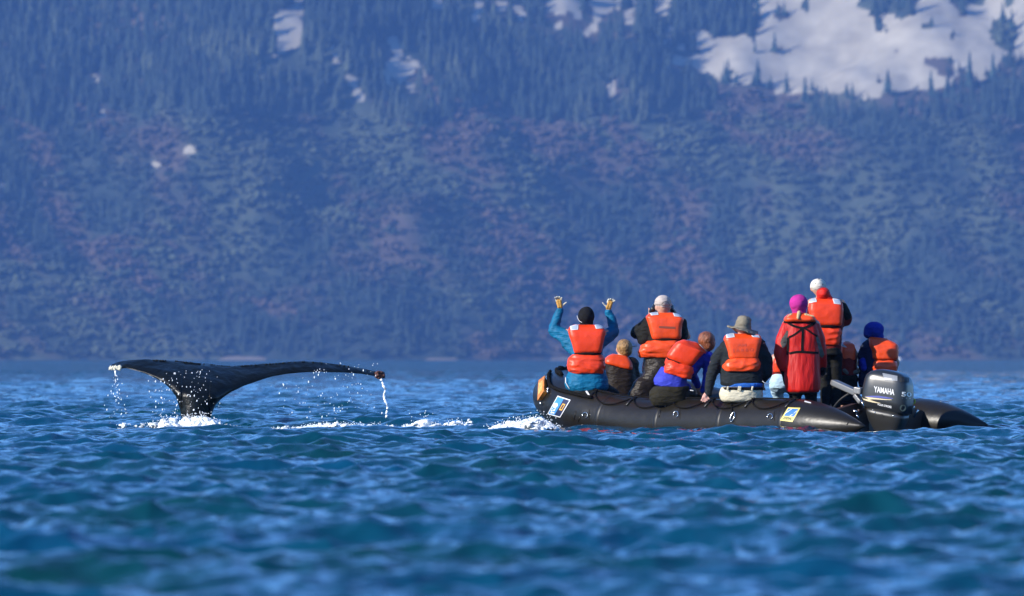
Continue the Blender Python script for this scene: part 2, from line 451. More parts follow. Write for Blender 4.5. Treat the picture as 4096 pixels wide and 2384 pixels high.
def build_forest():
    n = 29000
    x = RNG.uniform(-960, 960, n * 2); n = n * 2; y = RNG.uniform(3945, 4540, n)
    # jittered thinning so trees keep some distance
    key = (np.floor(x / 5.4).astype(int) * 100003 + np.floor(y / 5.4).astype(int))
    _, idx = np.unique(key, return_index=True)
    x, y = x[idx], y[idx]
    z = hill(x, y)
    ok = (z > 0.6)
    sm = snow_mask(x, y, z)
    ok &= ~sm
    x, y, z = x[ok], y[ok], z[ok]
    rnd = RNG.random(len(x))
    px, py = to_px(x, y, z)
    h = 11.5 + 10 * RNG.random(len(x)) ** 1.4
    h *= 0.75 + 0.5 * fbm(x / 40, y / 40, 2, 91)
    va, vb = veg(x, y)
    al = ((va > 0.5) | (vb > 0.48) | (rnd < 0.3)) & (py > 330 + 300 * fbm(x / 60, y / 60, 2, 95))
    tint = tree_colour(x, y, rnd, al)
    h = np.where(al, h * np.where(np.abs(x) > 425, 0.8, 0.36), h * np.where(py > 500, 0.7, 1.0))
    gone = np.zeros(len(x), bool)
    for k_, q_ in ((0.9, .3), (0.6, .45), (0.3, .5)):
        hp = h / y * FPX * k_
        hit = np.zeros(len(x), bool)
        for p_ in SNOW[1:]: hit |= in_poly(px, py - hp, p_)
        h = np.where(hit, h * q_, h)
        gone |= hit & (rnd < .6)
    hit = np.zeros(len(x), bool)
    for k_ in (0.95, 0.7, 0.45, 0.2):
        q = in_poly(px, py - h / y * FPX * k_, SNOW[0])
        for p_ in HOLES: q &= ~in_poly(px, py - h / y * FPX * k_, p_)
        hit |= q
    h = np.where(hit, h * np.where(rnd > .90, 1.05, np.where(rnd > .7, .62, .36)), h)
    # the spires that stand out against the snowfield are trees of their own
    single = hit & (rnd > .7) & in_poly(px, py - h / y * FPX * .9, SNOW[0]) & (px > 2690) & (px < 4110) & (py > 0)
    T = [spruce_template(s) for s in range(5)] + [alder_template(s) for s in range(3)] + [spruce_template(9, 3, 3)]
    pick = np.where(al, 5 + (rnd * 977 % 3).astype(int), (rnd * 977 % 5).astype(int))
    pick = np.where(np.abs(x) > 425, 8, pick)      # simpler trees well outside the view
    VV, TT, FF, off = [], [], [], 0
    for k, (tv, tf) in enumerate(T):
        ids = np.where((pick == k) & ~single & ~gone)[0]
        ang = RNG.uniform(0, 6.28, len(ids))
        ca, sa = np.cos(ang), np.sin(ang)
        w = RNG.uniform(0.8, 1.25, len(ids)) * (1.75 if k in (5, 6, 7) else 1.0)
        hh = h[ids]
        P = np.empty((len(ids), len(tv), 3))
        P[..., 0] = x[ids, None] + (tv[:, 0] * ca[:, None] - tv[:, 1] * sa[:, None]) * (hh * w)[:, None]
        P[..., 1] = y[ids, None] + (tv[:, 0] * sa[:, None] + tv[:, 1] * ca[:, None]) * (hh * w)[:, None]
        P[..., 2] = z[ids, None] - 0.5 + tv[:, 2] * hh[:, None]
        VV.append(P.reshape(-1, 3)); TT.append(np.repeat(tint[ids], len(tv), 0))
        F = np.array(tf)[None] + (np.arange(len(ids)) * len(tv))[:, None, None] + off
        FF.append(F.reshape(-1, 3)); off += len(ids) * len(tv)
    V = np.concatenate(VV); Tn = np.concatenate(TT); F = np.concatenate(FF)
    me = bpy.data.meshes.new("forest")
    me.vertices.add(len(V)); me.vertices.foreach_set("co", V.astype(np.float32).ravel())
    me.loops.add(F.size); me.loops.foreach_set("vertex_index", F.astype(np.int32).ravel())
    me.polygons.add(len(F)); me.polygons.foreach_set("loop_start", np.arange(0, F.size, 3, dtype=np.int32))
    me.update(calc_edges=True)
    a = me.attributes.new("tint", 'FLOAT_COLOR', 'POINT')
    a.data.foreach_set("color", np.concatenate([Tn, np.ones((len(Tn), 1))], 1).astype(np.float32).ravel())
    mt = vcol_material("foliage")
    me.materials.append(mt)
    o = link(bpy.data.objects.new("forest", me))
    tag(o, "far mixed forest covering the whole mountainside", kind="stuff")
    print("TRIS water", sum(len(o.data.polygons) for o in bpy.data.objects if o.name=="water")*2, "forest trees", len(x), "tris", len(F), "single", int(single.sum()))
    # individual spires
    bark = material("bark", (0.09, 0.07, 0.055), 0.9)
    fol = material("spruce_green", (0.022, 0.042, 0.036), 0.9, 0.2, noise_scale=0.4, noise_amt=0.4)
    crowns = []
    for s in range(5):
        me = bpy.data.meshes.new("crown"); me.from_pydata([tuple(v) for v in T[s][0]], [], T[s][1]); me.update()
        me.materials.append(fol); crowns.append(me)
    tv = [(0.018 * math.cos(a) * k, 0.018 * math.sin(a) * k, zz) for zz, k in ((-0.03, 1.2), (0.9, 0.2)) for a in [i * math.pi / 3 for i in range(6)]]
    tm = bpy.data.meshes.new("trunk"); tm.from_pydata(tv, [], [(i, (i + 1) % 6, 6 + (i + 1) % 6, 6 + i) for i in range(6)]); tm.materials.append(bark)
    ids = np.where(single)[0]
    extra = [(2912, 335, 110), (3031, 345, 120), (3099, 213, 95), (3147, 375, 100), (3250, 365, 60), (3390, 395, 70), (3410, 400, 78), (3880, 345, 150), (3517, 128, 60), (3735, 395, 62), (3020, 210, 60), (3545, 130, 40)]
    where = ["inside the left lobe of the snowfield", "at the notch left of the big white snow slope", "alone high in the left of the big snow slope",
             "the second tall one along the left lower snow edge", "small and third from the left along the lower snow edge", "near the lowest dip of the snow edge",
             "just right of the lowest dip of the snow edge", "the tallest, at the right end of the lower snow edge", "near the top centre of the snow slope",
             "right of centre on the lower snow edge", "in the dark clump left of the snow slope", "beside the upper dark clump of the snow slope"]
    lst = [(x[i], y[i], z[i], h[i], None) for i in ids]
    for wi, (ex, ey, eh) in enumerate(extra):       # the named lone spires: walk up the slope to where they stand
        yy = np.linspace(4010, 4530, 2000); xx = (ex - 2048) / FPX * yy; zz = hill(xx, yy)
        _, pp = to_px(xx, yy, zz)
        k = int(np.argmin(np.abs(pp - ey)))
        lst.append((xx[k], yy[k], zz[k], eh / FPX * yy[k], where[wi]))
    lst.sort(key=lambda q: q[0])
    if len(lst) > 290: lst = random.Random(3).sample(lst, 290)
    for i, (tx, ty, tz, th_, wh) in enumerate(lst):
        r = bpy.data.objects.new("spruce_tree", None); link(r)
        r.location = (tx, ty, tz - 0.4); r.rotation_euler = (0, 0, random.random() * 6.28)
        r.scale = (th_ * random.uniform(.75, 1.1),) * 2 + (th_,)
        tag(r, ("dark spruce " + wh) if wh else "small dark spruce standing out against the edge of the large snowfield", "tree", "spruces along the snowfield")
        link(bpy.data.objects.new("crown", crowns[i % 5]), r)
        link(bpy.data.objects.new("trunk", tm), r)
build_forest()

def build_haze():
    bm = bmesh.new(); bmesh.ops.create_cube(bm, size=1.0)
    me = bpy.data.meshes.new("haze"); bm.to_mesh(me); bm.free()
    o = link(bpy.data.objects.new("haze", me))
    o.scale = (9400, 9900, 960); o.location = (0, 300, 478.0)
    m = bpy.data.materials.new("haze_air"); m.use_nodes = True
    nt = m.node_tree
    nt.nodes.remove(nt.nodes["Principled BSDF"])
    v = nt.nodes.new("ShaderNodeVolumePrincipled")
    v.inputs["Color"].default_value = (0.16, 0.36, 0.88, 1)
    v.inputs["Density"].default_value = 0.000078
    v.inputs["Anisotropy"].default_value = 0.0
    nt.links.new(v.outputs[0], nt.nodes["Material Output"].inputs["Volume"])
    me.materials.append(m)
    tag(o, "blue haze in the air over the water", kind="stuff")
build_haze()

def build_beach():
    """the pale strips of gravel at the foot of the mountain"""
    m = material("pale_gravel", (0.17, 0.135, 0.10), 0.9, 0.1, noise_scale=0.6, noise_amt=0.4)
    V, F = [], []
    for (x0, x1, h_) in ((875, 1065, 14), (1700, 1830, 5), (2200, 2290, 6)):
        n = 16; b = len(V)
        for i in range(n + 1):
            t = i / n; d0 = 3938.0
            X = (x0 + (x1 - x0) * t - 2048) / FPX * d0
            hh = h_ / FPX * d0 * min(1, 5 * min(t, 1 - t) + .15) * (0.8 + 0.4 * noise.noise(Vector((X * .2, 3, 0))))
            V += [(X, d0 - 4, -0.3), (X, d0, 0.45), (X, d0 + 14, 0.45 + hh), (X, d0 + 22, -0.5)]
        for i in range(n):
            for k in range(3): F.append((b + i * 4 + k, b + (i + 1) * 4 + k, b + (i + 1) * 4 + k + 1, b + i * 4 + k + 1))
    tag(mesh_obj("beach", V, F, m), "pale gravel strips along the far shore", kind="structure")
build_beach()
# ---------------------------------------------------------------- solid-shape helpers
def adopt(o, root):
    o.parent = root
    o.matrix_parent_inverse = Matrix.Translation(-root.location)
    return o

def empty(name, loc, **kw):
    o = bpy.data.objects.new(name, None)
    o.location = loc
    o.empty_display_size = 0.1
    link(o); tag(o, **kw)
    return o

class Prims:
    """closed primitives that are fused into one skin"""
    def __init__(self): self.V, self.F = [], []
    def add(self, V, F):
        b = len(self.V); self.V += [tuple(v) for v in V]; self.F += [tuple(b + i for i in f) for f in F]
        return self
    def capsule(self, a, b, ra, rb, seg=12):
        a, b = Vector(a), Vector(b)
        ax = b - a; L = ax.length
        if L < 1e-6: ax = Vector((0, 0, 1)); L = 1e-6
        ax = ax / L
        q = ax.to_track_quat('Z', 'Y')
        prof = []
        for i in range(5):
            t = -math.pi / 2 + i * math.pi / 8
            prof.append((ra * math.sin(t), ra * math.cos(t)))
        for i in range(5):
            t = i * math.pi / 8
            prof.append((L + rb * math.sin(t), rb * math.cos(t)))
        return self.lathe(prof, a, q, seg)
    def lathe(self, prof, loc, q, seg=14, sx=1, sy=1):
        V, F = [], []
        n = len(prof)
        for (z, r) in prof:
            r = max(r, 1e-4)
            for k in range(seg):
                t = 2 * math.pi * k / seg
                V.append(Vector(loc) + q @ Vector((r * sx * math.cos(t), r * sy * math.sin(t), z)))
        for i in range(n - 1):
            for k in range(seg):
                F.append((i * seg + k, i * seg + (k + 1) % seg, (i + 1) * seg + (k + 1) % seg, (i + 1) * seg + k))
        F.append(tuple(reversed(range(seg)))); F.append(tuple((n - 1) * seg + k for k in range(seg)))
        return self.add(V, F)
    def ellipsoid(self, c, r, rot=(0, 0, 0), seg=18, rings=10):
        from mathutils import Euler
        M = Euler(rot).to_matrix()
        prof = [(-math.cos(math.pi * (i + .02) / (rings + .04)), math.sin(math.pi * (i + .02) / (rings + .04))) for i in range(rings + 1)]
        V, F = [], []
        for (z, q) in prof:
            q = max(q, 0.004)
            for k in range(seg):
                t = 2 * math.pi * k / seg
                V.append(Vector(c) + M @ Vector((r[0] * q * math.cos(t), r[1] * q * math.sin(t), r[2] * z)))
        for i in range(rings):
            for k in range(seg):
                F.append((i * seg + k, i * seg + (k + 1) % seg, (i + 1) * seg + (k + 1) % seg, (i + 1) * seg + k))
        F.append(tuple(reversed(range(seg)))); F.append(tuple(rings * seg + k for k in range(seg)))
        return self.add(V, F)
    def rings(self, rows, n=2.6, seg=28):
        """rows of (centre Vector, half width, half depth, tilt in the picture plane, yaw)"""
        V, F = [], []
        for row in rows:
            c, hw, hd, tilt = row[:4]; yaw = row[4] if len(row) > 4 else 0.0
            M = Matrix.Rotation(yaw, 3, 'Z')
            R = Matrix.Rotation(tilt, 3, 'Y')
            for k in range(seg):
                t = 2 * math.pi * k / seg
                ct, st = math.cos(t), math.sin(t)
                x = hw * math.copysign(abs(ct) ** (2 / n), ct); y = hd * math.copysign(abs(st) ** (2 / n), st)
                V.append(Vector(c) + R @ (M @ Vector((x, y, 0))))
        m = len(rows)
        for i in range(m - 1):
            for k in range(seg):
                F.append((i * seg + k, i * seg + (k + 1) % seg, (i + 1) * seg + (k + 1) % seg, (i + 1) * seg + k))
        F.append(tuple(reversed(range(seg)))); F.append(tuple((m - 1) * seg + k for k in range(seg)))
        return self.add(V, F)
    def box(self, c, half, rot=(0, 0, 0)):
        from mathutils import Euler
        M = Euler(rot).to_matrix()
        V = [Vector(c) + M @ Vector((sx * half[0], sy * half[1], sz * half[2])) for sx in (-1, 1) for sy in (-1, 1) for sz in (-1, 1)]
        return self.add(V, [(0, 1, 3, 2), (4, 6, 7, 5), (0, 4, 5, 1), (2, 3, 7, 6), (0, 2, 6, 4), (1, 5, 7, 3)])

def displace(me, amp, freq, seed=0.0, ridged=False, stretch=(1, 1, 1)):
    n = len(me.vertices)
    co = np.empty(n * 3, np.float32); me.vertices.foreach_get("co", co); co = co.reshape(-1, 3)
    no = np.empty(n * 3, np.float32); me.vertices.foreach_get("normal", no); no = no.reshape(-1, 3)
    out = co.copy()
    sv = Vector((seed, seed * 1.7, -seed))
    for i in range(n):
        p = Vector((co[i, 0] * stretch[0], co[i, 1] * stretch[1], co[i, 2] * stretch[2])) * freq + sv
        v = noise.noise(p) + 0.5 * noise.noise(p * 2.1)
        if ridged: v = 0.5 * v + 0.35 - 1.1 * abs(noise.noise(p * 1.3 + sv))
        out[i] = co[i] + no[i] * amp * v
    me.vertices.foreach_set("co", out.ravel()); me.update()

def fuse(name, prims, mat, root=None, voxel=0.012, smooth=3, wrinkle=0.0, wfreq=9.0, ridged=False, stretch=(1, 1, 1), seed=0.0):
    me = bpy.data.meshes.new(name)
    me.from_pydata(prims.V, [], prims.F); me.update()
    t = bpy.data.objects.new("tmp", me); COL.objects.link(t)
    bm = bmesh.new(); bm.from_mesh(me); bmesh.ops.recalc_face_normals(bm, faces=bm.faces); bm.to_mesh(me); bm.free()
    md = t.modifiers.new("r", 'REMESH'); md.mode = 'VOXEL'; md.voxel_size = voxel; md.use_smooth_shade = True
    if smooth:
        ms = t.modifiers.new("s", 'SMOOTH'); ms.iterations = smooth; ms.factor = 0.5
    dg = bpy.context.evaluated_depsgraph_get()
    out = bpy.data.meshes.new_from_object(t.evaluated_get(dg))
    bpy.data.objects.remove(t); bpy.data.meshes.remove(me)
    out.name = name
    if wrinkle: displace(out, wrinkle, wfreq, seed, ridged, stretch)
    out.polygons.foreach_set("use_smooth", [True] * len(out.polygons))
    out.materials.clear(); out.materials.append(mat)
    o = link(bpy.data.objects.new(name, out))
    if root: adopt(o, root)
    return o

def tube_along(name, pts, rad, mat, root=None, seg=6):
    """a round line of varying radius through world points"""
    pts = [Vector(p) for p in pts]
    if not isinstance(rad, (list, tuple)): rad = [rad] * len(pts)
    V, F = [], []
    for i, p in enumerate(pts):
        d = (pts[min(i + 1, len(pts) - 1)] - pts[max(i - 1, 0)])
        if d.length < 1e-9: d = Vector((0, 0, 1))
        q = d.normalized().to_track_quat('Z', 'Y')
        for k in range(seg):
            t = 2 * math.pi * k / seg
            V.append(p + q @ Vector((rad[i] * math.cos(t), rad[i] * math.sin(t), 0)))
    for i in range(len(pts) - 1):
        for k in range(seg):
            F.append((i * seg + k, i * seg + (k + 1) % seg, (i + 1) * seg + (k + 1) % seg, (i + 1) * seg + k))
    F.append(tuple(reversed(range(seg)))); F.append(tuple((len(pts) - 1) * seg + k for k in range(seg)))
    o = mesh_obj(name, V, F, mat)
    if root: adopt(o, root)
    return o

def spline(pts, n=6):
    """Catmull-Rom through points"""
    P = [Vector(p) for p in pts]; P = [P[0]] + P + [P[-1]]
    out = []
    for i in range(1, len(P) - 2):
        for k in range(n):
            t = k / n; a, b, c, d = P[i - 1], P[i], P[i + 1], P[i + 2]
            out.append(0.5 * ((2 * b) + (c - a) * t + (2 * a - 5 * b + 4 * c - d) * t * t + (3 * b - a - 3 * c + d) * t ** 3))
    out.append(P[-2])
    return out

def sea_z(x, y):
    a = np.array([float(x)]); b = np.array([float(y)])
    return float(sea(a, b, chop=0.0)[2][0])

ICO_V = [(0, 0, 1), (.894, 0, .447), (.276, .851, .447), (-.724, .526, .447), (-.724, -.526, .447), (.276, -.851, .447),
         (.724, .526, -.447), (-.276, .851, -.447), (-.894, 0, -.447), (-.276, -.851, -.447), (.724, -.526, -.447), (0, 0, -1)]
ICO_F = [(0, 1, 2), (0, 2, 3), (0, 3, 4), (0, 4, 5), (0, 5, 1), (1, 6, 2), (2, 7, 3), (3, 8, 4), (4, 9, 5), (5, 10, 1),
         (1, 10, 6), (2, 6, 7), (3, 7, 8), (4, 8, 9), (5, 9, 10), (11, 7, 6), (11, 8, 7), (11, 9, 8), (11, 10, 9), (11, 6, 10)]
def beads(name, items, mat, root=None):
    """many drops (centre, (rx, ry, rz)) joined in one mesh"""
    iv = np.array(ICO_V); V, F = [], []
    for i, (c, r) in enumerate(items):
        V.append(iv * np.array(r) + np.array(c)); F.append(np.array(ICO_F) + 12 * i)
    o = mesh_obj(name, np.concatenate(V).tolist(), np.concatenate(F).tolist(), mat)
    if root: adopt(o, root)
    return o

# ---------------------------------------------------------------- the whale's tail
M_whale = material("wet_whale_skin", (0.0025, 0.003, 0.002), 0.33, 0.22, noise_scale=6.0, noise_amt=0.5, bump=0.5, bump_scale=14.0)
M_scar = material("barnacle_white", (0.55, 0.52, 0.40), 0.5, bump=0.6, bump_scale=60)
M_rust = material("barnacle_brown", (0.075, 0.022, 0.012), 0.7, bump=0.8, bump_scale=60, noise_scale=50, noise_amt=0.5)
M_foam = material("sea_foam", (0.62, 0.65, 0.64), 0.55, 0.4, noise_scale=9.0, noise_amt=0.22, bump=0.9, bump_scale=35.0)
M_drop = material("falling_water", (0.78, 0.80, 0.80), 0.12, 0.8)

WD = 76.5      # distance of the whale
TOPE = [(110,172),(118,150),(150,132),(240,120),(370,113),(500,118),(640,125),(800,142),(960,160),(1070,165),(1200,157),(1350,147),(1500,135),(1640,130),(1760,135),(1880,150),(2000,170),(2110,190),(2200,212),(2258,235),(2268,255)]
BOTE = [(110,180),(118,190),(150,197),(230,182),(310,200),(390,225),(470,260),(540,300),(600,350),(635,400),(655,460),(675,520),(682,570),(690,760),(700,800),(895,800),(905,760),(907,590),(915,560),(930,510),(950,470),(1000,420),(1070,370),(1160,325),(1270,285),(1380,250),(1500,228),(1650,215),(1800,213),(1950,218),(2080,228),(2180,245),(2240,268),(2268,262)]
def build_whale():
    te = [(380 + a / 1.969, 1380 + b / 1.969) for a, b in TOPE]
    be = [(380 + a / 1.969, 1380 + b / 1.969) for a, b in BOTE]
    # dense silhouette of columns: walk the lower edge so the upright sides of the stock stay crisp
    bx = np.array([p[0] for p in be]); by = np.array([p[1] for p in be])
    L = np.concatenate([[0], np.cumsum(np.hypot(np.diff(bx), np.diff(by)))])
    s = np.linspace(0, L[-1], 460)
    cx = np.interp(s, L, bx); cy = np.interp(s, L, by)
    tx = np.array([p[0] for p in te]); ty = np.array([p[1] for p in te])
    topy = np.interp(cx, tx, ty)
    for _ in range(4): topy = np.convolve(np.pad(topy, 3, 'edge'), np.ones(7) / 7, 'valid')
    rs = random.Random(4)
    k = FPX / WD
    X = (cx - 2048) / k
    Zt = CAM_H + (HORIZON - topy) / k; Zb = CAM_H + (HORIZON - cy) / k
    Zt = np.maximum(Zt, Zb + 0.004)
    outline = np.array([(x, z) for x, z in zip(X, Zb)] + [(x, z) for x, z in zip(X[::-1], Zt[::-1])])
    xc = (800 / 1.969 + 380 - 2048) / k
    M = 26
    V = []
    A = outline; B = np.roll(outline, -1, 0); AB = B - A; AB2 = (AB ** 2).sum(1) + 1e-12
    def dist(p):
        t = np.clip(((p - A) * AB).sum(1) / AB2, 0, 1)
        return float(np.sqrt((((A + AB * t[:, None]) - p) ** 2).sum(1)).min())
    rows = []
    for i in range(len(X)):
        span = abs(X[i] - xc)
        cap = 0.045 + 0.16 * math.exp(-(span / 0.45) ** 2) + 0.03 * max(0, 1 - span / 1.7)
        cap = min(cap, 0.6 * (Zt[i] - Zb[i]) + 0.004)
        f, b_ = [], []
        for j in range(M + 1):
            t = j / M
            z = Zb[i] + (Zt[i] - Zb[i]) * t
            d = dist(np.array([X[i], z]))
            R = 0.20
            h = cap * math.sqrt(max(0, 1 - (1 - min(d / R, 1)) ** 2)) if cap > 0.06 else cap * min(1, math.sqrt(d / 0.07))
            h *= 1.0 - 0.45 * t
            dz = max(0.0, min(1.0, (z - (Zt[i] - 0.38)) / 0.38))
            dep = 0.55 * dz ** 1.3 + 0.10 * (X[i] - xc) + 0.09 * (X[i] - xc) ** 2
            f.append((X[i], WD - h + dep, z)); b_.append((X[i], WD + h + dep, z))
        rows.append(f + b_[::-1])
    nc = len(rows[0])
    for r_ in rows: V += r_
    F = []
    for i in range(len(rows) - 1):
        for c in range(nc):
            F.append((i * nc + c, (i + 1) * nc + c, (i + 1) * nc + (c + 1) % nc, i * nc + (c + 1) % nc))
    root = empty("whale_tail", (X[230], WD, -0.1), label="black whale tail raised out of the water with water dripping from both flukes", category="whale")
    me_o = mesh_obj("flukes", V, F, M_whale)
    md = me_o.data
    displace(md, 0.010, 5.0, 3.0)
    # notched trailing edge
    for v in md.vertices:
        pass
    adopt(me_o, root)
    # barnacles: pale crust on the left tip, brown on the right tip
    it = []
    def on(px, py, dep): return W(px, py, WD + dep)
    for _ in range(70):
        t = rs.random()
        px = 437 + 46 * t; py = 1474 - 4 * math.sin(t * 3) + rs.gauss(0, 4.0)
        x = (px - 2048) / k
        it.append((on(px, py, 0.02 + 0.10 * (x - xc) + 0.09 * (x - xc) ** 2), [rs.uniform(.008, .018)] * 3))
    beads("barnacle_crust", it, M_scar, root)["kind"] = "stuff"
    it = []
    for _ in range(90):
        a = rs.random() * 6.28; q = rs.random() ** .5
        px = 1519 + 17 * q * math.cos(a); py = 1499 + 13 * q * math.sin(a)
        x = (px - 2048) / k
        it.append((on(px, py, 0.03 + 0.10 * (x - xc) + 0.09 * (x - xc) ** 2 + rs.uniform(-.03, .03)), [rs.uniform(.009, .02)] * 3))
    beads("barnacle_crust", it, M_rust, root)["kind"] = "stuff"
    # small knobs along the trailing edge
    it = []
    for i in range(60):
        q = rs.uniform(0.12, 0.97)
        px = 437 + q * 1090; x = (px - 2048) / k
        z = CAM_H + (HORIZON - np.interp(px, tx, ty)) / k
        it.append(((x, WD + 0.52 + 0.10 * (x - xc) + 0.09 * (x - xc) ** 2, z - 0.004), [rs.uniform(.008, .016), .02, rs.uniform(.005, .010)]))
    beads("edge_nubs", it, M_whale, root)["kind"] = "stuff"
    # falling drops and run-off
    it = []
    def drop(px, py, dep, r=None):
        r = r or rs.choice([.0025, .003, .003, .004, .005, .007])
        it.append((W(px, py, WD + dep), (r, r, r * rs.uniform(1.2, 2.4))))
    for _ in range(75):
        drop(rs.gauss(790, 48), rs.uniform(1478, 1668), -0.35, None)
    for _ in range(60): drop(rs.uniform(590, 720), 1480 + (rs.random() ** .8) * 190, -0.2)
    for _ in range(55):
        t = rs.random(); drop(462 + rs.gauss(4, 6 + 22 * t), 1485 + 190 * t, -0.05)
    for _ in range(90): drop(rs.triangular(1020, 1560, 1330), 1500 + 175 * rs.random() ** .8, rs.uniform(-.3, .5))
    for _ in range(34): drop(rs.uniform(1250, 1545), rs.uniform(1450, 1512), -0.2)
    
    tag(beads("water_drops", it, M_drop), "white drops of water falling from the whale tail", kind="stuff")
    pts = [(1524,1516),(1529,1530),(1537,1548),(1541,1562),(1536,1580),(1539,1598),(1545,1612),(1549,1630),(1547,1650),(1545,1672)]
    o = tube_along("water_stream", [p + Vector((rs.uniform(-.006, .006), rs.uniform(-.02, .02), 0)) for p in spline([W(a, b, WD + .25) for a, b in pts], 4)],
                   [rs.uniform(.006, .017) for _ in range(37)], M_drop)
    tag(o, "thin twisting stream of water pouring from the right fluke tip", "water stream")
    o = tube_along("water_stream", [W(462 + rs.uniform(-1, 1), 1482 + 10 * i, WD + .1) for i in range(6)], [.012, .009, .008, .006, .005, .003], M_drop)
    tag(o, "short trickle of water falling from the left fluke tip", "water stream")
build_whale()

def foam(name, label, spans, seed, voxel=0.011):
    """whitewater heaped on the waves; spans: (px0, px1, depth, thickness, height left, height right, count)"""
    r = random.Random(seed)
    P = Prims(); spray = []
    for (x0, x1, dep, thick, h0, h1, cnt) in spans:
        for i in range(int(cnt * 1.5)):
            t = r.random(); px = x0 + (x1 - x0) * t
            d = dep + r.gauss(0, thick * 0.5)
            X = (px - 2048) / FPX * dep
            H = (h0 + (h1 - h0) * t) * (0.4 + 0.9 * noise.noise(Vector((px * 0.03, seed, 0))) ** 2 + 0.5 * r.random())
            z0 = sea_z(X, d) + (0.035 if seed == 2 else 0.012)
            rr = r.uniform(0.010, 0.030) * (0.5 + min(1, H / 0.10))
            edge = min(1, 4 * min(t, 1 - t) + .25)
            P.ellipsoid((X, d, z0 + H * edge * r.random() ** 1.5), (rr * r.uniform(1, 2.6), rr * r.uniform(1, 2), rr * r.uniform(.5, 1.0)),
                        (0, r.uniform(-.4, .4), r.uniform(0, 3)), seg=8, rings=5)
            for _q in range(2):
                q = r.uniform(.0015, .0065)
                spray.append(((X + r.gauss(0, .06), d + r.gauss(0, .1), z0 + H * edge * r.uniform(.5, 1.9)), (q, q, q)))
    o = fuse(name, P, M_foam, voxel=voxel, smooth=0, wrinkle=0.014, wfreq=34.0, seed=seed)
    tag(o, label, kind="stuff")
    return spray
spray = []
spray += foam("foam", "white foam boiling round the base of the whale tail", [(480, 960, 75.2, .30, .03, .035, 220), (620, 880, 75.6, .22, .09, .09, 220), (640, 690, 75.5, .1, .13, .10, 26), (790, 835, 75.5, .1, .12, .10, 26)], 1)
spray += foam("foam", "broken foam line on the water below the right fluke", [(1060, 1300, 74.9, .4, .01, .03, 60), (1200, 1575, 74.9, .25, .05, .05, 260), (1490, 1570, 75.2, .2, .02, .02, 22)], 2)
spray += foam("foam", "patch of white foam between the whale tail and the boat", [(1615, 1890, 75.6, .3, .04, .05, 130), (1670, 1715, 75.5, .12, .12, .12, 34)], 3)
spray += foam("foam", "white bow wave splashing at the front of the boat", [(1962, 2205, 70.6, .35, .03, .12, 260), (2080, 2185, 70.4, .3, .10, .11, 130), (2180, 2215, 70.1, .12, .04, .0, 20)], 4)
tag(beads("spray", spray, M_drop), "fine white spray above the foam", kind="stuff")
# ---------------------------------------------------------------- the inflatable boat
HEAD = math.radians(48.0)
BF = Vector((-math.cos(HEAD), math.sin(HEAD), 0))
BP = Vector((-math.sin(HEAD), -math.cos(HEAD), 0))
BO = Vector((4.27, 68.5, 0))
TR, HB, BL = 0.27, 0.90, 5.32
def B(u, v, z): return BO + BF * u + BP * v + Vector((0, 0, z))
def sm(t): t = max(0.0, min(1.0, t)); return t * t * (3 - 2 * t)

M_hyp = material("black_boat_rubber", (0.0085, 0.0070, 0.0042), 0.37, 0.26, noise_scale=3.0, noise_amt=0.25, bump=0.25, bump_scale=9.0)
M_band = material("rubber_band", (0.006, 0.005, 0.0035), 0.42, 0.3)
M_rope = material("black_rope", (0.005, 0.0045, 0.004), 0.9, 0.08, bump=0.6, bump_scale=120)
M_steel = material("bright_steel", (0.62, 0.62, 0.60), 0.22, metallic=1.0)
M_floor = material("boat_floor_grey", (0.05, 0.05, 0.05), 0.7, noise_scale=8, noise_amt=0.3)
M_white = material("white_print", (0.50, 0.50, 0.50), 0.45)
M_navy = material("navy_print", (0.008, 0.012, 0.040), 0.45)
M_sky = material("light_blue_print", (0.03, 0.17, 0.42), 0.45)
M_yel = material("yellow_print", (0.48, 0.40, 0.10), 0.45)
M_gold = material("gold_print", (0.48, 0.25, 0.02), 0.45)
M_zblue = material("blue_print", (0.02, 0.11, 0.36), 0.45)
M_ink = material("dark_green_ink", (0.03, 0.06, 0.03), 0.5)
M_orange_box = material("orange_plaque", (0.42, 0.14, 0.012), 0.45, noise_scale=25, noise_amt=0.35)

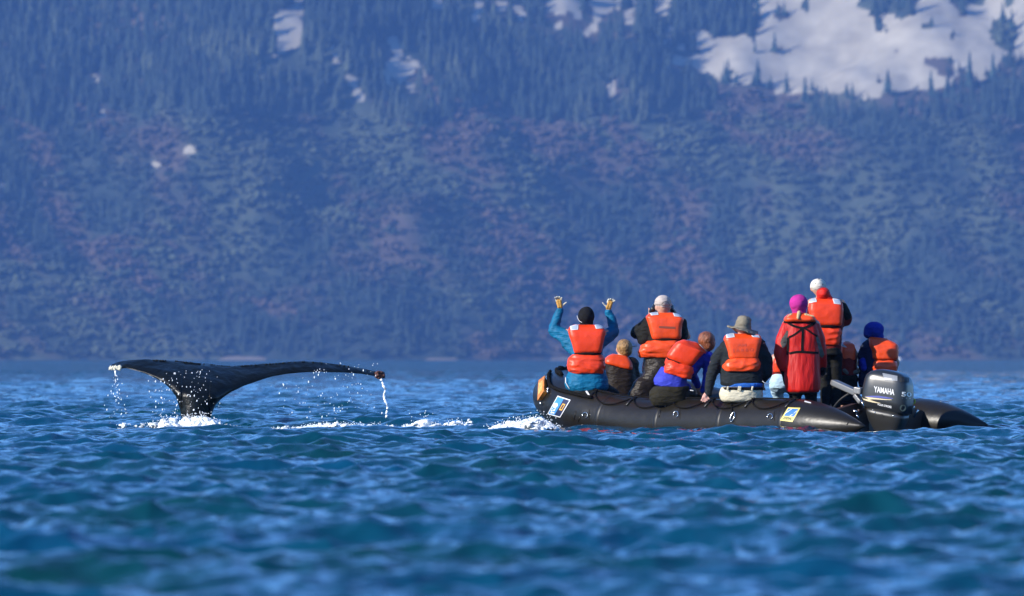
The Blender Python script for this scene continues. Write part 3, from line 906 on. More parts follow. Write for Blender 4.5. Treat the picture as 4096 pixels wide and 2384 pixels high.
def tube_path():
    pts = []
    n = 70
    for i in range(n + 1):
        u = 4.0 * i / n
        pts.append((u, HB))
    m = 60
    for i in range(1, m):
        a = math.pi * i / m
        c = math.cos(a); s_ = math.sin(a)
        pts.append((4.0 + (BL - 4.0 - 0.0) * abs(s_) ** (2 / 2.0), HB * math.copysign(abs(c) ** (2 / 2.0), c)))
    for i in range(n + 1):
        pts.append((4.0 * (1 - i / n), -HB))
    return pts
def tube_centre(u, v):
    z = 0.075 + 0.32 * sm((u - 3.0) / 2.5) ** 1.25
    return B(u, v, z)
def tube_radius(u):
    r = TR * (1 - 0.04 * sm((u - 4) / 1.5))
    if u < 0.95: r = 0.010 + (r - 0.010) * (1 - (1 - u / 0.95) ** 1.7)
    return r
def build_tube():
    pts = tube_path()
    seg = 40
    V, F = [], []
    for i, (u, v) in enumerate(pts):
        a = pts[max(i - 1, 0)]; b = pts[min(i + 1, len(pts) - 1)]
        T = (tube_centre(*b) - tube_centre(*a)).normalized()
        side = T.cross(Vector((0, 0, 1))).normalized(); up = side.cross(T)
        c = tube_centre(u, v); r = tube_radius(u)
        # faint bulge between the air chambers' seams
        s_ = (u * 0.9) % 1.0
        r *= 1 - 0.006 * math.exp(-((s_ - .5) / .03) ** 2)
        for k in range(seg):
            t = 2 * math.pi * k / seg
            V.append(c + side * (r * math.cos(t)) + up * (r * math.sin(t)))
    for i in range(len(pts) - 1):
        for k in range(seg):
            F.append((i * seg + k, (i + 1) * seg + k, (i + 1) * seg + (k + 1) % seg, i * seg + (k + 1) % seg))
    F.append(tuple(range(seg))); F.append(tuple((len(pts) - 1) * seg + k for k in reversed(range(seg))))
    return V, F

boat = empty("inflatable_boat", B(2.8, 0, 0), label="long black inflatable boat carrying ten people in orange life vests", category="inflatable boat")
tv_, tf_ = build_tube()
hull = adopt(mesh_obj("hull_tube", tv_, tf_, M_hyp), boat)
TUBE = BVHTree.FromPolygons([tuple(v) for v in tv_], tf_)
CAMV = Vector((0, 0, CAM_H))
print("bow px", min((2048 + (v.x / v.y) * FPX) for v in tv_), "stern", max((2048 + (v.x / v.y) * FPX) for v in tv_))

def hit(px, py, tree=None, lift=0.0, depth=70.0):
    tree = tree or TUBE
    d = (W(px, py, depth) - CAMV).normalized()
    loc, no, _, _ = tree.ray_cast(CAMV, d)
    if loc is None:
        loc, no, _, _ = tree.find_nearest(W(px, py, depth))
        if no.dot(d) > 0: no = -no
    if no.dot(d) > 0: no = -no
    return loc + no * lift, no

def decal(name, quad, mat, uv=(0, 0, 1, 1), tree=None, lift=0.002, n=8, root=None, thick=0.0, poly=None, text=None, depth=70.0, closed=True):
    """a print lying on a surface; quad = corners (tl, tr, br, bl) measured in the photograph"""
    tl, tr, br, bl = [Vector(q) for q in quad]
    def at(u, v):
        p = (bl * (1 - u) + br * u) * (1 - v) + (tl * (1 - u) + tr * u) * v
        return hit(p[0], p[1], tree, lift, depth)
    V, F = [], []
    u0, v0, u1, v1 = uv
    if text is not None:
        cu = bpy.data.curves.new("t", 'FONT'); cu.body = text; cu.offset = 0.018
        t = bpy.data.objects.new("t", cu); COL.objects.link(t)
        me = bpy.data.meshes.new_from_object(t.evaluated_get(bpy.context.evaluated_depsgraph_get()))
        bpy.data.objects.remove(t)
        xs = [v.co.x for v in me.vertices]; ys = [v.co.y for v in me.vertices]
        ax, bx, ay, by = min(xs), max(xs), min(ys), max(ys)
        for v in me.vertices:
            V.append(at(u0 + (u1 - u0) * (v.co.x - ax) / (bx - ax), v0 + (v1 - v0) * (v.co.y - ay) / (by - ay))[0])
        F = [tuple(p.vertices) for p in me.polygons]
    elif poly is not None:
        for (a, b) in poly: V.append(at(a, b)[0])
        F = [tuple(range(len(poly)))]
    else:
        N = []
        for j in range(n + 1):
            for i in range(n + 1):
                p, no = at(u0 + (u1 - u0) * i / n, v0 + (v1 - v0) * j / n)
                V.append(p); N.append(no)
        F = [(j * (n + 1) + i, j * (n + 1) + i + 1, (j + 1) * (n + 1) + i + 1, (j + 1) * (n + 1) + i) for j in range(n) for i in range(n)]
        if thick:
            b = len(V); V += [p + no * thick for p, no in zip(V, N)]
            F2 = [tuple(b + k for k in f) for f in F]
            rim = [i for i in range(n + 1)] + [j * (n + 1) + n for j in range(1, n + 1)] + [n * (n + 1) + i for i in range(n - 1, -1, -1)] + [j * (n + 1) for j in range(n - 1, 0, -1)]
            F = [tuple(reversed(f)) for f in F] + F2 + [(rim[i], rim[(i + 1) % len(rim)], b + rim[(i + 1) % len(rim)], b + rim[i]) for i in range(len(rim))]
    o = mesh_obj(name, V, F, mat, smooth=not thick)
    if root: adopt(o, root)
    return o

def subpart(o, parent):
    """move an adopted mesh one level down"""
    o.parent = parent
    o.matrix_parent_inverse = Matrix.Identity(4)
    return o

# seams and their doubler bands round the tubes
def band(u0, v, w=0.05, name="seam_band"):
    V, F = [], []
    seg = 36
    for k_, u in enumerate((u0 - w / 2, u0 - w / 2 + .004, u0 + w / 2 - .004, u0 + w / 2)):
        c = tube_centre(u, v); r = tube_radius(u) + (0.0002 if k_ in (0, 3) else 0.0022)
        T = (tube_centre(u + .01, v) - tube_centre(u - .01, v)).normalized()
        side = T.cross(Vector((0, 0, 1))).normalized(); up = side.cross(T)
        for k in range(seg):
            t = 2 * math.pi * k / seg
            V.append(c + side * (r * math.cos(t)) + up * (r * math.sin(t)))
    for i in range(3):
        for k in range(seg):
            F.append((i * seg + k, (i + 1) * seg + k, (i + 1) * seg + (k + 1) % seg, i * seg + (k + 1) % seg))
    adopt(mesh_obj(name, V, F, M_band), boat)
for v in (HB, -HB):
    for u in (0.98, 1.9, 2.85, 3.75): band(u, v)

# floor and transom
V = []; F = []
us = [0.78 + i * 0.15 for i in range(31)]
for u in us:
    hv = HB - 0.12 if u < 4.0 else max(0.05, (HB - 0.1) * (1 - min(1, (u - 4.0) / (BL - 4.15)) ** 2.0) ** (1 / 2.0))
    z = -0.02 + 0.25 * sm((u - 3.4) / 2.2)
    V += [B(u, hv, z), B(u, -hv, z), B(u, hv, z - 0.06), B(u, -hv, z - 0.06)]
for i in range(len(us) - 1):
    a, b = 4 * i, 4 * i + 4
    F += [(a, a + 1, b + 1, b), (a + 3, a + 2, b + 2, b + 3), (a, b, b + 2, a + 2), (a + 1, a + 3, b + 3, b + 1)]
adopt(mesh_obj("floor", V, F, M_floor, smooth=False), boat)
P = Prims()
V = [B(u, v, z) for u in (0.72, 0.79) for v, z in ((0.68, -0.2), (0.68, 0.22), (0.3, 0.30), (-0.3, 0.30), (-0.68, 0.22), (-0.68, -0.2))]
F = [(0, 1, 2, 3, 4, 5), (11, 10, 9, 8, 7, 6)] + [(i, (i + 1) % 6 + 0, (i + 1) % 6 + 6, i + 6)[::-1] for i in range(6)]
M_ply = material("varnished_transom", (0.030, 0.012, 0.006), 0.45, noise_scale=20, noise_amt=0.4, stretch=(1, 1, 8))
adopt(mesh_obj("transom", V, F, M_ply, smooth=False), boat)

# stickers
S1 = ((2231, 1583), (2283, 1600), (2241, 1670), (2190, 1656))
st = decal("bow_sticker", S1, M_white, root=boat, lift=0.003)
st["label"] = "white edged sticker, half light blue and half navy, with a yellow rectangle"
for nm, uv, mt in (("sticker_field", (.06, .05, .53, .95), M_sky), ("sticker_field", (.53, .05, .94, .95), M_navy)):
    subpart(decal(nm, S1, mt, uv=uv, lift=0.005), st)
circ = [(.24 + .17 * math.cos(a), .52 + .13 * math.sin(a)) for a in [i * math.pi / 8 for i in range(16)]]
subpart(decal("sticker_disc", S1, M_white, poly=circ, lift=0.0072), st)
for (a, b, r_) in ((.18, .24, .07), (.33, .28, .08), (.25, .14, .09), (.40, .15, .07), (.14, .34, .05), (.36, .36, .05)):
    subpart(decal("sticker_fleck", S1, M_white, poly=[(a + r_ * math.cos(t), b + r_ * .6 * math.sin(t)) for t in [i * math.pi / 4 for i in range(8)]], lift=0.0072), st)
for uv in ((.64, .36, .70, .72), (.80, .36, .86, .72), (.70, .66, .80, .72), (.70, .36, .80, .42)):
    subpart(decal("yellow_frame_bar", S1, M_gold, uv=uv, lift=0.0072, n=2), st)
S2 = ((3152.7, 1629.8), (3202, 1632), (3170, 1688), (3120, 1682))
s2 = decal("maker_sticker", S2, M_yel, root=boat, lift=0.003)
s2["label"] = "yellow edged sticker with two white slashes on blue and the word ZODIAC"
subpart(decal("sticker_field", S2, M_zblue, uv=(.11, .36, .89, .90), lift=0.005), s2)
subpart(decal("white_slash", S2, M_white, poly=[(.11, .50), (.11, .60), (.36, .88), (.44, .88)], lift=0.0072), s2)
subpart(decal("white_slash", S2, M_white, poly=[(.54, .37), (.62, .37), (.89, .74), (.89, .82)], lift=0.0072), s2)
subpart(decal("lettering", S2, M_ink, uv=(.16, .12, .86, .30), text="ZODIAC", lift=0.0072), s2)

# orange plaque lashed to the bow
PQ = ((2168, 1533), (2188, 1518), (2190, 1573), (2167, 1604))
pq = decal("bow_plaque", PQ, M_orange_box, root=boat, lift=0.006, thick=0.045, n=5)
pq["label"] = "orange plaque lashed to the bow"
M_worn = material("worn_pale_orange", (0.52, 0.26, 0.06), 0.5, noise_scale=40, noise_amt=0.4)
subpart(decal("plaque_face", PQ, M_worn, uv=(.12, .22, .80, .80), lift=0.054, n=4), pq)
for (x, y) in ((2192, 1514), (2190, 1522), (2197, 1560), (2196, 1570), (2169, 1613)):
    p, no = hit(x, y, lift=0.018)
    pr = Prims(); pr.ellipsoid(p, (.014, .014, .02), seg=8, rings=5)
    adopt(mesh_obj("lashing_buckle", pr.V, pr.F, M_steel), boat)

# ropes: carrying rope over the bow, grab line swags along the side
def rope(name, pts, rad, lift=None):
    W_ = [hit(x, y, lift=(lift if lift is not None else rad))[0] for x, y in pts]
    adopt(tube_along(name, spline(W_, 5), rad, M_rope), boat)
def rope3(name, pts, rad):
    adopt(tube_along(name, spline(pts, 5), rad, M_rope), boat)
top = []
for i in range(24):
    a = math.pi * (0.20 + 0.50 * i / 23); c = math.cos(a); s_ = math.sin(a)
    u = 4.0 + (BL - 4.0) * abs(s_) ** (2 / 2.0); v = HB * math.copysign(abs(c) ** (2 / 2.0), c)
    wob = 0.012 * math.sin(i * 1.7)
    top.append(tube_centre(u, v) + Vector((0, 0, tube_radius(u) + 0.012 + wob)))
rope3("bow_rope", top, 0.026)
rope("bow_rope", [(2203, 1492), (2196, 1508), (2200, 1530), (2206, 1545), (2222, 1556), (2250, 1566), (2290, 1576), (2330, 1586), (2370, 1594)], 0.020)
def side(u, ang, lift=0.012):
    """point on the near tube at station u, ang degrees above the horizontal on the outboard side"""
    c = tube_centre(u, HB); r = tube_radius(u) + lift; a = math.radians(ang)
    return c + BP * (r * math.cos(a)) + Vector((0, 0, r * math.sin(a)))
swag_at = [0.95, 1.55, 2.15, 2.75, 3.35, 3.95]
for a, b in zip(swag_at[:-1], swag_at[1:]):
    pts = []
    for i in range(9):
        t = i / 8; sag = 34 * (4 * t * (1 - t)) ** .8
        pts.append(side(a + (b - a) * t, 72 - sag))
    rope3("grab_line", pts, 0.008)
rope3("grab_line", [side(0.9 + i * 0.155, 78) for i in range(21)], 0.009)
for u in swag_at:
    pr = Prims(); c = side(u, 66, .004)
    adopt(tube_along("rope_tab", [side(u, 78, .005), side(u, 60, .005), side(u, 42, .004)], .016, M_band, seg=6), boat)

# lifting rings on rubber patches, carabiner
def ring(px, py, rx, ry, rot, rad, name="d_ring", mt=M_steel, lift=0.016, n=14, gap=0):
    pts = []
    for i in range(n + 1 - gap):
        t = 2 * math.pi * i / n + 2.2
        x = rx * math.cos(t); y = ry * math.sin(t)
        pts.append(hit(px + x * math.cos(rot) - y * math.sin(rot), py + x * math.sin(rot) + y * math.cos(rot), lift=lift)[0])
    adopt(tube_along(name, pts, rad, mt), boat)
for (x, y) in ((2344, 1661), (2707, 1659), (3084, 1668)):
    decal("ring_patch", ((x - 15, y - 22), (x + 13, y - 22), (x + 13, y + 16), (x - 15, y + 16)), M_band, root=boat, lift=0.002, thick=0.004, n=3)
    ring(x, y, 10, 11, 0.5, 0.0042, gap=3)
ring(2934, 1669, 7, 19, 0.35, 0.0045, name="carabiner")
adopt(tube_along("ring_strap", [hit(2925, 1600, lift=.008)[0], hit(2927, 1625, lift=.010)[0], hit(2932, 1652, lift=.012)[0]], .009, M_rope), boat)
decal("white_strap", ((2344, 1572), (2350, 1570), (2362, 1586), (2357, 1588)), M_white, root=boat, lift=0.02, thick=0.004, n=2)
decal("white_strap", ((3219, 1605), (3244, 1612), (3244, 1615), (3218, 1609)), M_white, root=boat, lift=0.004, thick=0.004, n=2)
for (x, y, l) in ((2317, 1688, 22), (2300, 1680, 34), (2640, 1670, 30), (3390, 1700, 10)):
    adopt(tube_along("scuff_strip", [hit(x + 4, y - l, lift=.003)[0], hit(x, y - l / 2, lift=.003)[0], hit(x - 4, y, lift=.003)[0]], .005, M_hyp), boat)
# starboard cone fittings seen behind the motor
c = tube_centre(0.62, -HB)
ringp = [c + Vector((0.045 * math.cos(t), 0, tube_radius(0.62) + 0.004 + 0.016 * math.sin(t))) for t in [i * math.pi / 6 for i in range(13)]]
adopt(tube_along("d_ring", ringp, 0.004, M_steel), boat)
M_yrope = material("yellow_rope", (0.42, 0.42, 0.03), 0.6)
yr = [W(3651 + 9 * math.cos(t), 1605 + 10 * math.sin(t), 68.9) for t in [i * math.pi / 6 for i in range(13)]]
adopt(tube_along("yellow_loop", yr, 0.008, M_yrope), boat)
# ---------------------------------------------------------------- the outboard motor
M_cowl = material("grey_cowling_paint", (0.013, 0.0145, 0.016), 0.30, 0.4, coat=0.1, noise_scale=3, noise_amt=0.08)
M_cowl_lo = material("lower_cowling", (0.011, 0.011, 0.010), 0.42, coat=0.15)
M_black = material("matt_black", (0.006, 0.006, 0.006), 0.6)
M_alu = material("grey_metal_paint", (0.12, 0.12, 0.12), 0.35, metallic=0.3)
M_silver = material("silver_print", (0.62, 0.64, 0.60), 0.4)
M_stripe = material("cream_stripe", (0.42, 0.34, 0.20), 0.45)
M_bstripe = material("blue_stripe", (0.01, 0.02, 0.19), 0.45)
MY = math.radians(25.0)
MF = Vector((-math.cos(MY), math.sin(MY), 0)); MS = Vector((-math.sin(MY), -math.cos(MY), 0))
MD = 68.75
MC = W(3550, 1640, MD)
PITCH = math.radians(10.0)
def Mloc(l, w, h):
    """motor space: l forward, w towards the near side, h up, pitched so its rear sits lower"""
    a = l * math.cos(PITCH) - h * math.sin(PITCH) * 0.4; b = h + l * math.sin(PITCH)
    return MC + MF * a + MS * w + Vector((0, 0, b))
motor = empty("outboard_motor", Vector((MC.x, MC.y, 0)), label="grey four stroke outboard motor clamped to the stern of the black inflatable", category="outboard motor")
def mring(h, l0, l1, hw, n=4.5, seg=48, taper=0.0):
    out = []
    for k in range(seg):
        t = 2 * math.pi * k / seg; ct, st = math.cos(t), math.sin(t)
        x = math.copysign(abs(ct) ** (2 / n), ct); y = math.copysign(abs(st) ** (2 / n), st)
        l = (l0 + l1) / 2 + x * (l1 - l0) / 2
        out.append(Mloc(l, y * hw * (1 - taper * (x + 1) / 2), h))
    return out
def mloft(name, rows, mat, n=4.5, seg=48, taper=0.0):
    V = []
    for r in rows: V += mring(*r, n=n, seg=seg, taper=taper)
    F = [(i * seg + k, i * seg + (k + 1) % seg, (i + 1) * seg + (k + 1) % seg, (i + 1) * seg + k) for i in range(len(rows) - 1) for k in range(seg)]
    F += [tuple(reversed(range(seg))), tuple((len(rows) - 1) * seg + k for k in range(seg))]
    o = mesh_obj(name, V, F, mat); adopt(o, motor)
    return o, V, F
rows = [(0.000, -.240, .262, .155), (0.004, -.247, .268, .161), (0.10, -.250, .268, .165), (0.20, -.246, .264, .163), (0.290, -.238, .250, .157),
        (0.335, -.226, .230, .149), (0.368, -.206, .195, .134), (0.392, -.172, .145, .111), (0.407, -.120, .085, .077), (0.413, -.055, .030, .030)]
cowl, cv, cf = mloft("cowling", rows, M_cowl, taper=0.15)
CT = BVHTree.FromPolygons([tuple(v) for v in cv], cf)
mloft("lower_cowling", [(-.012, -.222, .230, .146), (-.06, -.220, .220, .140), (-.14, -.190, .190, .120), (-.22, -.150, .130, .09), (-.30, -.12, .09, .07)], M_cowl_lo, n=3.5, taper=0.15)
mloft("seam_gasket", [(-.012, -.218, .226, .143), (0.0, -.218, .226, .143)], M_black, n=4.5, taper=0.15)
mloft("drive_leg", [(-.28, -.09, .08, .05), (-.45, -.08, .07, .035), (-.75, -.09, .10, .03)], M_cowl_lo, n=2.5)
Q = lambda a, b, c, d: (a, b, c, d)
def md(name, quad, mat, **kw):
    o = decal(name, quad, mat, tree=CT, depth=MD, **kw); adopt(o, motor); return o
md("brand_lettering", ((3496, 1544), (3578, 1558), (3577, 1581), (3496, 1568)), M_white, text="YAMAHA", lift=0.002)
md("power_number", ((3606, 1567), (3645, 1570), (3645, 1587), (3606, 1585)), M_silver, text="50", lift=0.003)
md("number_underline", ((3608, 1592), (3642, 1592), (3642, 1594), (3608, 1593)), M_silver, lift=0.002, n=2)
md("small_lettering", ((3511, 1613), (3566, 1624), (3566, 1633), (3511, 1621)), M_white, text="FOUR STROKE", lift=0.002)
SQ = ((3448, 1575), (3580, 1575), (3580, 1620), (3448, 1620))
def spoly(name, pts, mat, lift):
    # polygon in picture pixels on the cowling side
    V = [hit(x, y, CT, lift, MD)[0] for x, y in pts]
    n = len(pts) // 2
    F = [(i, i + 1, len(pts) - 2 - i, len(pts) - 1 - i) for i in range(n - 1)]
    adopt(mesh_obj(name, V, F, mat), motor)
spoly("blue_stripe", [(3462, 1586), (3485, 1583), (3510, 1583), (3540, 1587), (3572, 1593), (3572, 1595), (3540, 1594), (3510, 1591), (3485, 1589), (3462, 1588)], M_bstripe, 0.002)
spoly("cream_stripe", [(3449, 1590), (3462, 1587), (3485, 1590), (3512, 1593), (3545, 1597), (3566, 1598), (3566, 1600), (3545, 1600), (3512, 1598), (3490, 1597), (3478, 1599), (3455, 1598)], M_stripe, 0.0026)
spoly("cream_stripe", [(3452, 1594), (3470, 1597), (3488, 1602), (3506, 1608), (3522, 1612), (3522, 1613.5), (3505, 1612), (3488, 1609), (3468, 1604), (3454, 1598)], M_stripe, 0.0032)
# vent panel near the top and the dark intake at the rear corner
md("vent_panel", ((3530, 1493), (3590, 1505), (3590, 1524), (3538, 1521)), material("pale_panel_paint", (0.16, 0.165, 0.17), 0.25, coat=0.5), lift=0.001, thick=0.004, n=5)
md("air_intake", ((3596, 1508), (3634, 1512), (3634, 1530), (3598, 1528)), M_black, lift=0.001, thick=0.006, n=4)
disc = [(3611 + 12 * math.cos(t), 1632 + 13 * math.sin(t)) for t in [i * math.pi / 8 for i in range(16)]]
V = [hit(x, y, CT, 0.003, MD)[0] for x, y in disc]
adopt(mesh_obj("round_badge", V, [tuple(range(16))], material("badge_grey", (0.09, 0.11, 0.08), 0.4)), motor)
for (x, y) in ((3492, 1640), (3573, 1663), (3500, 1650)):
    pr = Prims(); pr.ellipsoid(W(x, y, MD - .17), (.008, .006, .008), seg=8, rings=4)
    adopt(mesh_obj("bolt", pr.V, pr.F, M_steel), motor)
# tiller console and handle reaching forward over the transom
def bar(name, p0, p1, wy, hz, mat, voxel=.006):
    pr = Prims(); d = (p1 - p0); L = d.length; d.normalize()
    up = Vector((0, 0, 1)); s_ = d.cross(up).normalized(); u2 = s_.cross(d)
    V = []
    for k, f in ((0, .75), (.08, 1), (.9, 1), (1, .8)):
        c = p0 + d * (L * k)
        for a, b in ((-1, -1), (1, -1), (1, 1), (-1, 1)): V.append(c + s_ * (a * wy * f) + u2 * (b * hz * f))
    F = [(0, 1, 2, 3)[::-1], (12, 13, 14, 15)] + [(i * 4 + k, i * 4 + (k + 1) % 4, (i + 1) * 4 + (k + 1) % 4, (i + 1) * 4 + k) for i in range(3) for k in range(4)]
    pr.add(V, F)
    return fuse(name, pr, mat, motor, voxel=voxel, smooth=2)
bar("tiller_handle", W(3330, 1527, 69.1), W(3432, 1573, 68.85), .045, .030, M_alu)
bar("tiller_joint", W(3420, 1560, 68.85), W(3452, 1565, 68.8), .05, .035, M_alu)
bar("steering_bracket", W(3422, 1578, 68.85), W(3448, 1612, 68.8), .04, .022, M_alu)
bar("clamp_bracket", W(3440, 1618, 68.9), W(3450, 1735, 68.85), .07, .035, M_cowl_lo)
bar("clamp_bracket", W(3418, 1640, 68.9), W(3446, 1650, 68.85), .05, .03, M_ply)
for i, (a, b) in enumerate((((3412, 1640), (3432, 1652)), ((3425, 1655), (3432, 1680)), ((3445, 1600), (3455, 1640)))):
    adopt(tube_along("clamp_screw", [W(*a, MD), W((a[0] + b[0]) / 2 + 4, (a[1] + b[1]) / 2, MD - .02), W(*b, MD)], .010, M_steel), motor)
adopt(tube_along("fuel_hose", spline([W(3420, 1560, 69.0), W(3360, 1600, 69.1), W(3330, 1650, 69.2), W(3380, 1670, 69.0), W(3440, 1650, 68.9)], 6), .012, M_black), motor)
for (a, b) in (((3644, 1650), (3656, 1625)), ((3655, 1668), (3672, 1640))):
    adopt(tube_along("metal_tube", [W(*a, MD + .15), W(*b, MD + .1)], .010, M_steel), motor)
# ---------------------------------------------------------------- the people
M_skin = material("fair_skin", (0.36, 0.19, 0.13), 0.5, sss=0.1)
M_vest = material("orange_vest_nylon", (0.55, 0.034, 0.004), 0.45, 0.35, noise_scale=9, noise_amt=0.10, bump=0.35, bump_scale=16)
M_vest2 = material("orange_vest_nylon_faded", (0.58, 0.052, 0.007), 0.42, 0.35, noise_scale=7, noise_amt=0.14, bump=0.35, bump_scale=16)
M_belt = material("black_webbing", (0.005, 0.004, 0.004), 0.9, 0.1)
M_refl = material("silver_reflective_tape", (0.30, 0.34, 0.40), 0.35, metallic=0.1)
M_reflw = material("white_tape_border", (0.52, 0.52, 0.52), 0.5)
def cloth(name, c, rough=0.8, amt=0.2, **k): return material(name, c, rough, 0.15, noise_scale=9, noise_amt=amt, bump=1.0, bump_scale=20, stretch=(.7, .7, 1.6), **k)
M_teal = cloth("teal_jacket", (0.002, 0.085, 0.170), 0.55)
M_black = cloth("black_jacket", (0.006, 0.006, 0.005))
M_char = cloth("charcoal_jacket", (0.009, 0.012, 0.014))
M_brown = cloth("dark_brown_jacket", (0.011, 0.007, 0.005), 0.55)
M_trou = cloth("brown_shell_trousers", (0.014, 0.010, 0.007), 0.38)
M_olive = cloth("dark_olive_trousers", (0.015, 0.013, 0.007))
M_navyj = cloth("navy_jacket", (0.006, 0.008, 0.030))
M_blue = cloth("blue_cloth", (0.008, 0.016, 0.230), 0.6)
M_violet = cloth("violet_blue_fleece", (0.030, 0.040, 0.330), 0.7)
M_red = material("red_parka", (0.34, 0.007, 0.004), 0.5, 0.2, noise_scale=5, noise_amt=0.2, bump=0.8, bump_scale=12, stretch=(1.8, 1.8, .45))
M_dred = cloth("dark_red_jacket", (0.105, 0.006, 0.004), 0.6)
M_pgrey = cloth("grey_parka_panel", (0.085, 0.075, 0.062), 0.6)
M_tan = cloth("cream_trousers", (0.44, 0.40, 0.29), 0.75, 0.10)
M_blk_knit = cloth("black_knit", (0.006, 0.006, 0.007), 0.95)
M_pink = cloth("pink_knit", (0.32, 0.020, 0.170), 0.9, 0.12)
M_royal = cloth("royal_blue_knit", (0.012, 0.022, 0.200), 0.95, 0.15)
M_cap = cloth("pale_grey_cap", (0.34, 0.29, 0.26), 0.8, 0.1)
M_capw = cloth("white_cap", (0.46, 0.43, 0.37), 0.8, 0.08)
M_hatg = cloth("khaki_sun_hat", (0.150, 0.130, 0.096), 0.85, 0.15)
M_blond = material("blond_hair", (0.21, 0.115, 0.035), 0.55, noise_scale=45, noise_amt=0.55, stretch=(1, 1, .4), bump=0.8, bump_scale=90)
M_auburn = material("auburn_hair", (0.150, 0.040, 0.010), 0.5, noise_scale=40, noise_amt=0.5, stretch=(1, 1, .4), bump=0.8, bump_scale=90)
M_dhair = material("dark_hair", (0.02, 0.014, 0.01), 0.6, bump=0.8, bump_scale=90)
M_glove = cloth("tan_work_glove", (0.36, 0.19, 0.045), 0.8, 0.3)
M_glovew = cloth("pale_glove_fingertips", (0.46, 0.44, 0.36), 0.8, 0.15)
M_pale = cloth("pale_blue_trousers", (0.30, 0.42, 0.50), 0.8, 0.1)
M_bshirt = cloth("bright_blue_shirt", (0.015, 0.085, 0.32), 0.7)
M_camera = material("black_camera_body", (0.008, 0.008, 0.008), 0.4)

